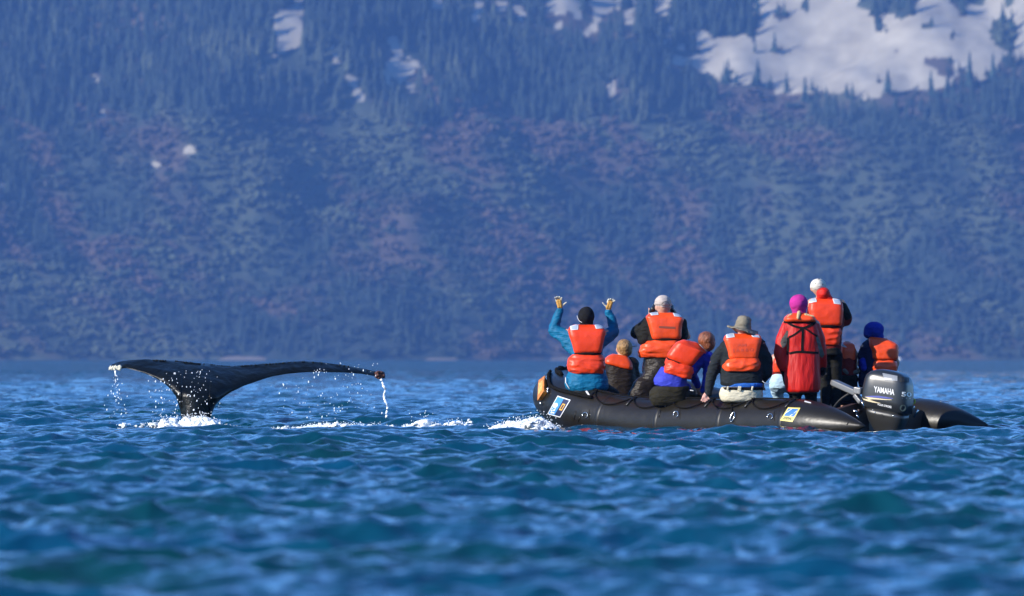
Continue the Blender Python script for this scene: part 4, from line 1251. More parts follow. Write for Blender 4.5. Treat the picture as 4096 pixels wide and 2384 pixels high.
class Person:
    def __init__(s, label, dep, base):
        s.dep = dep; s.k = FPX / dep
        g = s.pt(*base); s.root = empty("person", Vector((g.x, g.y, g.z)), label=label, category="person")
        s.n = random.random() * 50
    def pt(s, x, y, dy=0.0): return W(x, y, s.dep + dy)
    def m(s, px): return px / s.k
    def caps(s, P, lst):
        for a, b, ra, rb in lst: P.capsule(s.pt(*a), s.pt(*b), s.m(ra), s.m(rb))
        return P
    def part(s, name, mat, rings=None, caps=(), ells=(), n=2.6, voxel=.013, smooth=3, wrinkle=.006, wfreq=8, ridged=True, stretch=(.8, 1, 1.8), extra=None, more=()):
        P = Prims()
        for rr in ([rings] if rings else []) + list(more):
            P.rings([(s.pt(r[0], r[1], r[4] if len(r) > 4 else 0), s.m(r[2]), r[3], math.radians(r[5]) if len(r) > 5 else 0) for r in rr], n=n)
        s.caps(P, caps)
        for e in ells:
            c, r = e[0], e[1]; rot = e[2] if len(e) > 2 else (0, 0, 0)
            P.ellipsoid(s.pt(*c), (s.m(r[0]), r[1], s.m(r[2])), rot)
        if extra: extra(P)
        s.n += 3.1
        return fuse(name, P, mat, s.root, voxel=voxel, smooth=smooth, wrinkle=wrinkle, wfreq=wfreq, ridged=ridged, stretch=stretch, seed=s.n)
    def body(s, J, mat=None, hr=(27, .088, 33), voxel=.013, face=0.0):
        """one continuous figure: trunk, neck, head with ears and nose, limbs with hands"""
        P = Prims()
        h, nk, hp = J['head'], J['neck'], J['hip']
        sl, sr = J['shl'], J['shr']
        P.ellipsoid(s.pt(*h), (s.m(hr[0]), hr[1], s.m(hr[2])))
        c = s.pt(*h); fx, fy = math.sin(face), math.cos(face)
        side = Vector((fy, -fx, 0)); fw = Vector((fx, fy, 0))
        for q in (-1, 1): P.ellipsoid(c + side * (q * (s.m(hr[0]) + .004)) - Vector((0, 0, .012)), (.013, .02, .03))
        P.capsule(c + fw * (hr[1] - .006) - Vector((0, 0, .0)), c + fw * (hr[1] + .016) - Vector((0, 0, .022)), .010, .014, 8)
        P.ellipsoid(c + fw * (hr[1] * .6) - Vector((0, 0, s.m(hr[2]) * .62)), (.042, .045, .035))
        P.capsule(c - Vector((0, .01, s.m(hr[2]) * .4)), s.pt(*nk), .052, .058)
        P.capsule(s.pt(*sl), s.pt(*sr), .062, .062)
        mx = lambda a, b, t: tuple((a[i] if i < len(a) else 0) * (1 - t) + (b[i] if i < len(b) else 0) * t for i in range(3))
        ch = mx(mx(sl, sr, .5), hp, .28); ws = mx(mx(sl, sr, .5), hp, .66)
        hw = abs(sr[0] - sl[0]) / 2
        P.rings([(s.pt(*mx(sl, sr, .5)), s.m(hw * .8), .075, 0), (s.pt(*ch), s.m(hw * .92), .10, 0), (s.pt(*ws), s.m(hw * .62), .075, 0), (s.pt(*hp), s.m(hw * .66), .085, 0), (s.pt(hp[0], hp[1] + 22, hp[2] if len(hp) > 2 else 0), s.m(hw * .55), .075, 0)])
        for q in ('l', 'r'):
            if 'el' + q in J:
                a, b, w_ = s.pt(*J['sh' + q]), s.pt(*J['el' + q]), s.pt(*J['wr' + q])
                P.capsule(a, b, .048, .036); P.capsule(b, w_, .037, .026)
                if J.get('hand' + q, True):
                    d = (w_ - b).normalized(); ref = Vector((0, 1, 0)) if abs(d.y) < .8 else Vector((1, 0, 0))
                    sd = d.cross(ref).normalized()
                    P.ellipsoid(w_ + d * .05, (.04, .02, .045))
                    for f, ln in ((-.03, .06), (-.01, .075), (.01, .07), (.03, .055)):
                        P.capsule(w_ + d * .08 + sd * f, w_ + d * (.08 + ln * .6) + sd * f * 1.2, .0095, .009, 6)
                    P.capsule(w_ + d * .03 + sd * .03, w_ + d * .075 + sd * .062, .012, .010, 6)
            if 'kn' + q in J:
                a, b, c_ = s.pt(*J['hi' + q]), s.pt(*J['kn' + q]), s.pt(*J['an' + q])
                P.capsule(a, b, .060, .045); P.capsule(b, c_, .045, .034)
                P.capsule(c_ + Vector((0, 0, -.02)), c_ + Vector((0, .16, -.035)), .04, .035)
        return fuse("body", P, mat or M_skin, s.root, voxel=voxel, smooth=2)
    def tree(s, o):
        return BVHTree.FromPolygons([v.co.copy() for v in o.data.vertices], [tuple(p.vertices) for p in o.data.polygons])
    def vest(s, upper, lower=None, belt=None, patches=(), mat=None, stripe=None, n=6.0, tilt=0, lw=.016, collar=()):
        mt = mat or M_vest
        P = Prims()
        P.rings([(s.pt(r[0], r[1], r[4] if len(r) > 4 else 0), s.m(r[2]), r[3], math.radians(r[5]) if len(r) > 5 else 0) for r in upper], n=n)
        s.caps(P, collar)
        s.n += 2.3
        v = fuse("life_vest", P, mt, s.root, voxel=.011, smooth=1, wrinkle=.0035, wfreq=7, ridged=False, seed=s.n)
        T = s.tree(v)
        if lower:
            P = Prims(); P.rings([(s.pt(r[0], r[1], r[4] if len(r) > 4 else 0), s.m(r[2]), r[3], math.radians(r[5]) if len(r) > 5 else 0) for r in lower], n=4.0)
            lo = fuse("vest_skirt", P, mt, None, voxel=.011, smooth=2, wrinkle=lw, wfreq=8, ridged=True, stretch=(.7, 1, 2.2), seed=s.n + 5)
            subpart(lo, v)
        if belt:
            P = Prims(); bx = belt
            P.rings([(s.pt(r[0], r[1], r[4] if len(r) > 4 else 0), s.m(r[2]), r[3], math.radians(r[5]) if len(r) > 5 else 0) for r in bx], n=2.6)
            subpart(fuse("waist_belt", P, M_belt, None, voxel=.009, smooth=1), v)
        for q in patches:
            o = decal("reflective_patch", q, M_reflw, tree=T, lift=.001, thick=.005, n=5, depth=s.dep); subpart(o, v)
            tl, tr, br, bl = [Vector(a) for a in q]
            c = (tl + tr + br + bl) / 4
            q2 = [c + (a - c) * .74 for a in (tl, tr, br, bl)]
            o = decal("tape_face", q2, M_refl, tree=T, lift=.0075, n=5, depth=s.dep); subpart(o, v)
        if stripe:
            subpart(decal("vest_stripe", stripe, material("faded_brown_tape", (0.16, 0.03, 0.010), 0.6), tree=T, lift=.003, n=5, depth=s.dep), v)
        return v, T

def gloved_hand(s, wrist, base, tips, thumb, palm_r, side):
    """open gloved hand: palm, four separate fingers and a thumb leaving the side of the palm"""
    P = Prims()
    w_ = s.pt(*wrist); b = s.pt(*base)
    P.capsule(w_, b, s.m(palm_r * .8), s.m(palm_r * .95), 12)
    P.capsule(s.pt(wrist[0] - palm_r * .35, wrist[1] - 8, 0), s.pt(base[0] - palm_r * .45, base[1], 0), s.m(palm_r * .5), s.m(palm_r * .45), 8)
    P.capsule(s.pt(wrist[0] + palm_r * .35, wrist[1] - 8, 0), s.pt(base[0] + palm_r * .45, base[1], 0), s.m(palm_r * .5), s.m(palm_r * .45), 8)
    g = fuse("glove", P, M_glove, s.root, voxel=.006, smooth=2, wrinkle=.003, wfreq=30, ridged=True)
    P = Prims()
    for (a, m_, t) in tips:
        P.capsule(s.pt(*a), s.pt(*m_), s.m(4.4), s.m(4.0), 8); P.capsule(s.pt(*m_), s.pt(*t), s.m(4.0), s.m(3.4), 8)
    f = fuse("glove_fingers", P, M_glovew, None, voxel=.005, smooth=1); subpart(f, g)
    P = Prims(); a, m_, t = thumb
    P.capsule(s.pt(*a), s.pt(*m_), s.m(4.4), s.m(3.6), 8); P.capsule(s.pt(*m_), s.pt(*t), s.m(3.6), s.m(3.0), 8)
    f = fuse("glove_thumb", P, M_glovew, None, voxel=.005, smooth=1); subpart(f, g)

# 1 --- teal jacket, both arms raised, seated on the tube near the bow
p = Person("person in teal jacket and black beanie raising both gloved hands at the bow", 71.0, (2350, 1560))
J = dict(head=(2345, 1268), neck=(2347, 1306), shl=(2296, 1335), shr=(2404, 1335), hip=(2350, 1520), ell=(2212, 1325, .12), wrl=(2240, 1238, .10), elr=(2462, 1328, .15), wrr=(2433, 1244, .12), handl=False, handr=False,
         hil=(2318, 1540, .05), knl=(2310, 1545, .48), anl=(2310, 1640, .50), hir=(2382, 1540, .05), knr=(2385, 1545, .48), anr=(2390, 1640, .50))
p.body(J)
p.part("jacket", M_teal, rings=[(2347, 1312, 50, .10), (2348, 1345, 66, .12), (2349, 1400, 62, .125), (2350, 1450, 62, .13), (2348, 1495, 78, .15), (2346, 1530, 88, .17), (2348, 1552, 86, .17), (2350, 1566, 70, .14)],
       caps=[((2300, 1352), (2216, 1322, .12), 27, 21), ((2300, 1385), (2212, 1328, .12), 24, 17), ((2262, 1378, .05), (2290, 1402), 17, 19),
             ((2213, 1320, .12), (2226, 1278, .11), 21, 19), ((2226, 1278, .11), (2240, 1242, .10), 19, 15),
             ((2398, 1350), (2456, 1325, .15), 27, 21), ((2396, 1380), (2455, 1335, .15), 22, 19),
             ((2455, 1322, .15), (2447, 1275, .13), 21, 19), ((2447, 1275, .13), (2433, 1248, .12), 18, 15)], wrinkle=.009, wfreq=10)
p.part("trousers", M_char, rings=[(2350, 1545, 78, .15), (2352, 1575, 72, .15)], caps=[((2310, 1555), (2310, 1552, .48), 26, 20), ((2390, 1552), (2392, 1552, .48), 30, 20), ((2310, 1552, .48), (2310, 1650, .5), 19, 16), ((2392, 1552, .48), (2392, 1650, .5), 19, 16), ((2395, 1545), (2455, 1578, .2), 30, 24)])
p.part("white_hem", M_reflw, caps=[((2262, 1508, -.10), (2263, 1530, -.12), 2.4, 3), ((2263, 1530, -.12), (2277, 1554, -.12), 3, 2.4)], wrinkle=0, voxel=.008, smooth=1)
p.vest([(2350, 1412, 53, .150), (2351, 1404, 56, .165), (2350, 1375, 63, .170), (2348, 1345, 72, .170), (2347, 1325, 76, .160), (2345, 1308, 68, .13), (2345, 1299, 48, .09)],
       lower=[(2348, 1420, 60, .15), (2346, 1436, 74, .175), (2344, 1462, 76, .185), (2346, 1482, 72, .18), (2350, 1494, 66, .165)],
       belt=[(2350, 1409, 56, .162), (2350, 1419, 58, .166)],
       patches=[((2281, 1306), (2313, 1298), (2312, 1319), (2284, 1322)), ((2377, 1298), (2405, 1297), (2413, 1314), (2384, 1316))])
p.part("beanie", M_blk_knit, ells=[((2345, 1264), (33.5, .115, 38))], caps=[((2345, 1284), (2347, 1292), 29, 26)], wrinkle=.003, wfreq=30, voxel=.01)
p.part("neck_warmer", M_blk_knit, caps=[((2346, 1290), (2347, 1312), 26, 30)], wrinkle=.003)
o = adopt(tube_along("glasses_arm", spline([p.pt(2308, 1262, .02), p.pt(2312, 1275, -.05), p.pt(2318, 1284, -.09), p.pt(2328, 1290, -.112)], 4), .0025, M_reflw), p.root)
gloved_hand(p, (2240, 1236, .10), (2235, 1205, .09), [((2226, 1204, .09), (2224, 1194, .08), (2221, 1190, .06)), ((2232, 1201, .09), (2231, 1191, .08), (2229, 1187, .06)), ((2239, 1201, .09), (2239, 1191, .08), (2238, 1187, .06)), ((2245, 1204, .09), (2246, 1195, .08), (2247, 1191, .06))],
            ((2246, 1226, .10), (2256, 1217, .09), (2265, 1210, .08)), 12, -1)
gloved_hand(p, (2433, 1240, .12), (2441, 1210, .11), [((2431, 1209, .11), (2433, 1201, .10), (2436, 1197, .08)), ((2438, 1207, .11), (2441, 1199, .10), (2444, 1196, .08)), ((2444, 1207, .11), (2449, 1200, .10), (2453, 1198, .08)), ((2449, 1210, .11), (2454, 1204, .10), (2459, 1202, .08))],
            ((2428, 1228, .12), (2418, 1219, .11), (2411, 1211, .10)), 12, 1)

# 2 --- blond child low behind the first person
p = Person("blond bareheaded person sitting low, right of the teal jacket, orange collar", 72.1, (2485, 1590))
J = dict(head=(2497, 1394), neck=(2487, 1430), shl=(2440, 1455), shr=(2530, 1455), hip=(2485, 1580), ell=(2425, 1510, .1), wrl=(2440, 1550, .3), elr=(2545, 1510, .1), wrr=(2530, 1550, .3))
p.body(J, hr=(28, .09, 32))
p.part("hair", M_blond, ells=[((2498, 1388), (33, .112, 31)), ((2500, 1400), (30, .095, 30)), ((2496, 1382), (27, .105, 27))], wrinkle=.004, wfreq=30, voxel=.01)
p.part("jacket", M_brown, rings=[(2482, 1436, 44, .10), (2482, 1462, 58, .13), (2482, 1500, 62, .14), (2482, 1545, 64, .15), (2482, 1620, 62, .15)],
       caps=[((2440, 1454), (2530, 1455), 27, 27), ((2545, 1510, .1), (2530, 1550, .3), 18, 14), ((2425, 1510, .1), (2440, 1550, .3), 18, 14), ((2440, 1470), (2422, 1530, .05), 22, 20), ((2530, 1470), (2545, 1530, .05), 24, 22)])
p.vest([(2474, 1468, 57, .150, 0, 14), (2474, 1458, 60, .160, 0, 14), (2476, 1444, 56, .150, 0, 13), (2478, 1430, 44, .12, 0, 12), (2480, 1420, 30, .08, 0, 10)], mat=M_vest2, n=4.5)
p.part("sunglasses_arm", M_camera, caps=[((2528, 1386, 0), (2546, 1384, .08), 2, 2)], wrinkle=0, voxel=.004, smooth=0)

# 3 --- standing man in a pale cap
p = Person("standing person in pale grey cap and black jacket, dark stripe on vest", 71.2, (2640, 1690))
J = dict(head=(2652, 1226), neck=(2655, 1262), shl=(2600, 1285), shr=(2722, 1288), hip=(2660, 1440), ell=(2535, 1338, .10), wrl=(2600, 1262, .34), elr=(2750, 1345, .10), wrr=(2700, 1262, .34),
         hil=(2630, 1450), knl=(2585, 1540, .05), anl=(2560, 1650, -.05), hir=(2690, 1450), knr=(2705, 1560, .1), anr=(2700, 1670, .0))
p.body(J)
p.part("jacket", M_black, rings=[(2655, 1262, 40, .09), (2658, 1282, 74, .12), (2658, 1320, 74, .13), (2655, 1370, 66, .13), (2650, 1420, 70, .14)],
       caps=[((2596, 1295), (2548, 1330, .08), 28, 27), ((2560, 1320, .05), (2570, 1358, .02), 26, 22), ((2575, 1350), (2562, 1372, .02), 22, 8), ((2590, 1310), (2586, 1350), 30, 30), ((2545, 1332, .1), (2598, 1270, .3), 20, 15),
             ((2725, 1292), (2736, 1340, .05), 23, 20), ((2736, 1345, .05), (2706, 1270, .3), 18, 14), ((2722, 1320), (2726, 1356), 26, 24)], wrinkle=.008)
p.part("trousers", M_trou, rings=[(2655, 1420, 76, .14), (2656, 1450, 86, .16), (2650, 1490, 82, .16)],
       caps=[((2645, 1470, -.05), (2575, 1560, -.08), 50, 42), ((2575, 1545, -.08), (2540, 1600, -.10), 44, 36), ((2560, 1585, -.1), (2600, 1600, -.1), 36, 30), ((2690, 1470), (2700, 1560, .05), 44, 36), ((2700, 1560, .05), (2700, 1670), 34, 26), ((2550, 1600, -.1), (2550, 1670, -.05), 30, 24)], wrinkle=.010, wfreq=6, stretch=(1.2, 1, 2.0))
p.vest([(2665, 1357, 56, .150), (2665, 1348, 60, .165), (2662, 1320, 64, .170), (2660, 1292, 70, .170), (2659, 1272, 77, .160, 0, 4), (2657, 1258, 62, .12, 0, 3), (2656, 1250, 36, .08)],
       lower=[(2655, 1362, 60, .15), (2645, 1378, 78, .175), (2636, 1402, 84, .185), (2634, 1422, 80, .17), (2635, 1430, 76, .16)],
       belt=[(2664, 1353, 58, .158), (2664, 1363, 60, .162)],
       patches=[((2598, 1250), (2628, 1244), (2634, 1260), (2605, 1263)), ((2692, 1253), (2714, 1258), (2727, 1269), (2697, 1266))], mat=M_vest2,
       stripe=((2636, 1304), (2701, 1307), (2701, 1316), (2636, 1312)))
cp = p.part("cap", M_cap, ells=[((2652, 1208), (33.5, .112, 28))], caps=[((2622, 1216, 0), (2684, 1218, 0), 6, 7)], wrinkle=.003, voxel=.009, smooth=2,
       extra=lambda P: P.box(p.pt(2652, 1220, .135), (.075, .06, .008), (-.2, 0, 0)))
TC = p.tree(cp)
hp_ = [(2662 + 16 * math.cos(t), 1221 - 15 * math.sin(t)) for t in [i * math.pi / 8 for i in range(9)]]
V = [hit(x, y, TC, .003, p.dep)[0] for x, y in hp_]
o = mesh_obj("cap_opening", V, [tuple(range(9))], M_dhair); subpart(o, cp)
pts = [hit(x, y, TC, .006, p.dep)[0] for x, y in ((2644, 1222), (2654, 1225), (2666, 1226), (2680, 1224))]
o = tube_along("cap_strap", pts, .006, M_cap); subpart(o, cp)
p.part("hair", M_dhair, ells=[((2653, 1228), (29, .088, 22), (0, 0, 0))], wrinkle=.002, voxel=.011).data.materials[0] = material("cropped_grey_hair", (0.30, 0.15, 0.10), 0.7, bump=0.5, bump_scale=90)
p.part("binoculars", M_camera, caps=[((2622, 1226, .16), (2622, 1226, .30), 14, 16), ((2682, 1228, .16), (2682, 1228, .30), 14, 16), ((2612, 1236, .1), (2606, 1245, .2), 12, 12), ((2688, 1238, .1), (2694, 1250, .2), 10, 10)], wrinkle=0)

# 4 --- auburn hair, leaning to the right, violet fleece
p = Person("person with auburn hair leaning right, violet fleece hem below the vest", 69.9, (2690, 1590))
J = dict(head=(2828, 1364), neck=(2810, 1404), shl=(2745, 1400), shr=(2830, 1432), hip=(2695, 1545), elr=(2828, 1500, .06), wrr=(2815, 1565, .1), ell=(2760, 1470, .25), wrl=(2790, 1540, .3),
         hil=(2670, 1565), knl=(2680, 1560, .45), anl=(2690, 1650, .48), hir=(2720, 1565), knr=(2760, 1565, .42), anr=(2760, 1650, .45))
p.body(J, hr=(29, .09, 33))
p.part("hair", M_auburn, ells=[((2826, 1358), (35, .110, 33)), ((2831, 1374), (31, .095, 32)), ((2822, 1350), (28, .10, 25))], wrinkle=.005, wfreq=26, voxel=.01)
p.part("fleece", M_violet, rings=[(2700, 1480, 56, .13, 0, 14), (2688, 1505, 62, .145, 0, 10), (2680, 1525, 66, .15, 0, 8), (2682, 1544, 66, .15, 0, 6), (2690, 1556, 50, .12, 0, 6)], caps=[((2700, 1540), (2750, 1548, .05), 22, 16)], wrinkle=.008)
p.part("sleeves", M_blue, rings=[(2790, 1405, 40, .10, 0, 30), (2770, 1440, 46, .11, 0, 26), (2735, 1490, 48, .12, 0, 20)],
       caps=[((2745, 1402), (2832, 1432), 27, 28), ((2760, 1470, .25), (2790, 1540, .3), 19, 15), ((2762, 1420, .1), (2760, 1470, .25), 22, 20), ((2826, 1424), (2832, 1470, .03), 24, 21), ((2832, 1470, .03), (2818, 1545, .06), 20, 14), ((2818, 1545, .06), (2812, 1562, .08), 14, 13), ((2770, 1440, .1), (2768, 1500, .2), 22, 18), ((2835, 1440, 0), (2838, 1480, 0), 12, 12)], wrinkle=.010)
p.part("trousers", M_olive, rings=[(2688, 1545, 72, .15), (2675, 1566, 78, .165), (2674, 1590, 78, .165), (2682, 1608, 80, .15), (2686, 1622, 74, .12)], caps=[((2675, 1570), (2682, 1566, .45), 30, 22), ((2715, 1572), (2762, 1572, .42), 32, 22), ((2682, 1566, .45), (2690, 1660, .48), 20, 16), ((2762, 1572, .42), (2760, 1660, .45), 20, 16), ((2740, 1585), (2800, 1592, .1), 20, 12)])
p.vest([(2718, 1452, 50, .150, 0, 22), (2722, 1440, 58, .165, 0, 22), (2742, 1412, 60, .170, 0, 22), (2762, 1388, 60, .170, 0, 20), (2780, 1388, 58, .150, .02, 32), (2806, 1396, 36, .12, .03, 52), (2820, 1402, 24, .08, .03, 55)],
       lower=[(2722, 1452, 58, .15, 0, 20), (2718, 1468, 60, .175, 0, 16), (2712, 1488, 58, .18, 0, 16), (2708, 1504, 56, .165, 0, 14)],
       belt=[(2716, 1449, 54, .158, 0, 22), (2714, 1458, 55, .160, 0, 21)],
       patches=[((2796, 1378), (2812, 1381), (2836, 1398), (2818, 1400))], mat=M_vest, n=4.5)
p.part("wrist_band", M_reflw, caps=[((2762, 1561, -.12), (2773, 1563, -.12), 2.4, 2.4)], wrinkle=0, voxel=.004, smooth=0)

# 5 --- khaki sun hat, cream trousers
p = Person("person in floppy khaki sun hat and cream trousers, one bare hand on the tube", 69.2, (2965, 1600))
J = dict(head=(2974, 1310), neck=(2972, 1345), shl=(2905, 1385), shr=(3040, 1385), hip=(2965, 1565), ell=(2852, 1450, .02), wrl=(2828, 1572, .0), elr=(3078, 1455, .02), wrr=(3048, 1530, .12),
         handl=False, hil=(2925, 1580), knl=(2915, 1580, .48), anl=(2915, 1680, .5), hir=(3010, 1580), knr=(3015, 1580, .48), anr=(3015, 1680, .5))
p.body(J, voxel=.013)
P_ = Prims()
for a, b, ra, rb in (((2830, 1566, 0), (2818, 1590, -.04), 9, 11), ((2812, 1592, -.06), (2806, 1602, -.09), 4.5, 3.8), ((2818, 1596, -.06), (2813, 1606, -.09), 4.5, 3.8), ((2824, 1597, -.06), (2821, 1607, -.09), 4.5, 3.8), ((2829, 1595, -.05), (2828, 1603, -.08), 4, 3.5), ((2828, 1584, -.02), (2836, 1596, -.06), 4.5, 3.6)):
    P_.capsule(p.pt(*a), p.pt(*b), p.m(ra), p.m(rb), 8)
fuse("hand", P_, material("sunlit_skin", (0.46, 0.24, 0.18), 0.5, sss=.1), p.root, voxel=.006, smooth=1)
p.part("jacket", M_char, rings=[(2973, 1346, 46, .10), (2972, 1372, 80, .125), (2970, 1420, 84, .13), (2968, 1470, 82, .14), (2966, 1510, 86, .15), (2966, 1534, 84, .15), (2966, 1542, 78, .14)],
       caps=[((2908, 1388), (2868, 1438, .02), 30, 28), ((2868, 1440, .02), (2846, 1500, 0), 27, 23), ((2846, 1500, 0), (2833, 1572, -.02), 23, 15),
             ((3036, 1390), (3066, 1440, .02), 30, 27), ((3066, 1440, .02), (3068, 1495, .04), 26, 22), ((3068, 1495, .04), (3045, 1525, .1), 20, 15)], wrinkle=.009)
p.part("shirt_hem", M_bshirt, rings=[(2978, 1532, 74, .158), (2976, 1549, 72, .160)], wrinkle=.006)
tr = p.part("trousers", M_tan, rings=[(2966, 1547, 78, .150), (2965, 1556, 84, .165), (2964, 1578, 88, .175), (2966, 1596, 86, .17), (2968, 1608, 76, .15)], caps=[((2920, 1580), (2915, 1580, .48), 34, 22), ((3010, 1580), (3015, 1580, .48), 34, 22), ((2915, 1580, .48), (2915, 1680, .5), 20, 16), ((3015, 1580, .48), (3015, 1680, .5), 20, 16)], wrinkle=.004, wfreq=6)
p.part("belt", M_belt, rings=[(2969, 1548, 83, .168), (2968, 1560, 86, .178)], wrinkle=0, voxel=.01, smooth=1)
for x in (2911, 2958, 3009):
    P_ = Prims(); P_.box(p.pt(x, 1554, -.180 if 2930 < x < 3000 else -.166), (.018 if x == 2958 else .010, .006, .024), (0, .15, 0))
    subpart(fuse("belt_loop", P_, M_tan, None, voxel=.005, smooth=0), tr)
v5, t5 = p.vest([(2972, 1436, 58, .150), (2972, 1428, 60, .165), (2972, 1405, 64, .170), (2971, 1375, 72, .170), (2970, 1355, 76, .160), (2971, 1341, 70, .12), (2972, 1334, 44, .08)],
       lower=[(2970, 1432, 62, .15, 0, -3), (2966, 1445, 72, .18, 0, -4), (2965, 1460, 76, .19, 0, -3), (2964, 1474, 74, .185, 0, -2), (2962, 1486, 70, .17)],
       patches=[((2904, 1337), (2934, 1333), (2939, 1349), (2907, 1354)), ((3005, 1342), (3033, 1342), (3038, 1351), (3012, 1349))], mat=M_vest2)
faint = material("faint_red_stencil", (0.42, 0.040, 0.012), 0.6)
subpart(decal("stencil", ((2951, 1374), (2985, 1374), (2985, 1386), (2951, 1386)), faint, tree=t5, lift=.003, text="AM", depth=p.dep), v5)
subpart(decal("stencil", ((2930, 1396), (3014, 1392), (3014, 1404), (2930, 1410)), faint, tree=t5, lift=.003, text="S A R B O", depth=p.dep), v5)
def hat(P):
    q = Matrix.Rotation(math.radians(10), 3, 'Y').to_quaternion()
    c = p.pt(2970, 1318)
    k = p.m(1)
    P.lathe([(-2 * k, 10 * k), (6 * k, 33 * k), (28 * k, 31 * k), (46 * k, 27 * k), (54 * k, 17 * k), (56 * k, 4 * k)], c, q, 24, 1, 1.2)
    ring_o, ring_i = [], []
    V, F = [], []
    n = 30
    for i in range(n):
        t = 2 * math.pi * i / n; ct, st = math.cos(t), math.sin(t)
        droop = 4 * math.sin(2 * t + .6) + 5 * math.sin(t * 3) + (6 if ct < -.5 else 0)
        for (rr, zz) in ((29, 6), (64, -4 + droop), (64, -9 + droop), (29, -1)):
            V.append(c + q @ Vector((rr * ct * k, rr * st * k * 1.1, zz * k)))
    for i in range(n):
        j = (i + 1) % n
        for a in range(4): F.append((i * 4 + a, i * 4 + (a + 1) % 4, j * 4 + (a + 1) % 4, j * 4 + a))
    P.add(V, F)
p.part("sun_hat", M_hatg, extra=hat, wrinkle=.008, wfreq=14, voxel=.009, smooth=2)
adopt(tube_along("vest_tie", spline([p.pt(3040, 1352, -.05), p.pt(3052, 1362, -.05), p.pt(3060, 1368, -.05)], 3), .008, M_belt), p.root)
adopt(tube_along("strap_loop", spline([p.pt(3050, 1524, -.12), p.pt(3060, 1532, -.12), p.pt(3078, 1534, -.10)], 3), .004, M_reflw), p.root)

# 6 --- pale trousers glimpsed behind, between the sun hat and the pink hat
p = Person("person mostly hidden left of the red parka, pale blue trousers showing", 70.8, (3110, 1600))
J = dict(head=(3150, 1385), neck=(3145, 1420), shl=(3105, 1435), shr=(3190, 1435), hip=(3135, 1520), ell=(3098, 1475, .1), wrl=(3110, 1500, .3), elr=(3200, 1475, .1), wrr=(3190, 1500, .3),
         hil=(3115, 1530), knl=(3100, 1540, .2), anl=(3110, 1640, .2), hir=(3160, 1530), knr=(3170, 1540, .3), anr=(3170, 1640, .3))
p.body(J)
p.part("jacket", M_dred, rings=[(3145, 1410, 34, .09), (3145, 1435, 50, .12), (3140, 1490, 50, .13), (3138, 1510, 52, .13)], caps=[((3105, 1445), (3102, 1480, .08), 18, 16)])
p.vest([(3140, 1490, 48, .14), (3142, 1450, 52, .15), (3145, 1425, 46, .13), (3146, 1415, 30, .08)])
p.part("trousers", M_pale, rings=[(3132, 1495, 42, .13), (3122, 1525, 46, .15), (3120, 1555, 44, .15)], caps=[((3112, 1540, -.05), (3108, 1565, .1), 30, 26), ((3108, 1565, .1), (3125, 1645, .15), 24, 20), ((3150, 1545), (3165, 1560, .3), 26, 20)])
p.part("hair", M_dhair, ells=[((3150, 1382), (31, .10, 31))])

# 7 --- pink hat, red parka with grey panels
p = Person("person in bright pink hat and long red parka with black harness straps", 69.35, (3205, 1690))
J = dict(head=(3194, 1222), neck=(3198, 1262), shl=(3150, 1300), shr=(3258, 1300), hip=(3205, 1460), ell=(3118, 1400, .02), wrl=(3140, 1480, .15), elr=(3292, 1405, .04), wrr=(3285, 1475, .2),
         hil=(3180, 1480), knl=(3182, 1580, .03), anl=(3182, 1680, 0), hir=(3240, 1480), knr=(3245, 1580, .05), anr=(3245, 1680, .0))
p.body(J)
pk = p.part("parka", M_red, rings=[(3200, 1272, 46, .10), (3203, 1300, 68, .13), (3207, 1345, 74, .15), (3208, 1410, 70, .15), (3208, 1470, 72, .165), (3209, 1530, 72, .175), (3211, 1562, 68, .17), (3211, 1570, 62, .15)],
       caps=[((3152, 1305, -.03), (3130, 1355, -.05), 28, 27), ((3130, 1355, -.05), (3120, 1415, -.06), 27, 26), ((3120, 1415, -.06), (3132, 1462, -.05), 26, 23),
             ((3258, 1306), (3278, 1360, .03), 26, 25), ((3278, 1360, .03), (3288, 1420, .04), 24, 20), ((3288, 1420, .04), (3292, 1465, .1), 19, 16)], wrinkle=.007, wfreq=6, stretch=(1.8, 1, .7))
TP = p.tree(pk)
def pdec(name, pts, mat, lift=.003):
    n_ = len(pts) // 2
    V, F = [], []
    for i in range(n_):
        a, b = Vector(pts[i]), Vector(pts[len(pts) - 1 - i])
        for j in range(5): V.append(hit(*(a.lerp(b, j / 4)), TP, lift, p.dep)[0])
    F = [(i * 5 + j, i * 5 + j + 1, (i + 1) * 5 + j + 1, (i + 1) * 5 + j) for i in range(n_ - 1) for j in range(4)]
    subpart(mesh_obj(name, V, F, mat), pk)
def strip(pts, w, n=10):
    P_ = [Vector((a, b, 0)) for a, b in pts]
    sp = spline(P_, n)
    L, R_ = [], []
    for i, q in enumerate(sp):
        d = (sp[min(i + 1, len(sp) - 1)] - sp[max(i - 1, 0)]).normalized(); nn = Vector((-d.y, d.x, 0)) * w
        L.append(((q + nn).x, (q + nn).y)); R_.append(((q - nn).x, (q - nn).y))
    return L + R_[::-1]
pdec("sleeve_panel", [(3146, 1322), (3138, 1338), (3126, 1356), (3122, 1370), (3128, 1392), (3138, 1388), (3146, 1376), (3148, 1362), (3151, 1342), (3152, 1324)], M_pgrey)
pdec("sleeve_panel", [(3270, 1340), (3280, 1365), (3290, 1395), (3298, 1420), (3290, 1432), (3278, 1425), (3276, 1405), (3270, 1380), (3264, 1360), (3262, 1345)], M_pgrey)
pdec("harness_strap", strip([(3136, 1288), (3165, 1290), (3205, 1289), (3262, 1292)], 4.5), M_belt, .006)
pdec("harness_strap", strip([(3152, 1292), (3178, 1305), (3212, 1312), (3240, 1302), (3258, 1294)], 4.5), M_belt, .005)
pdec("harness_strap", strip([(3155, 1350), (3175, 1340), (3192, 1328), (3206, 1316)], 3.5), M_belt, .006)
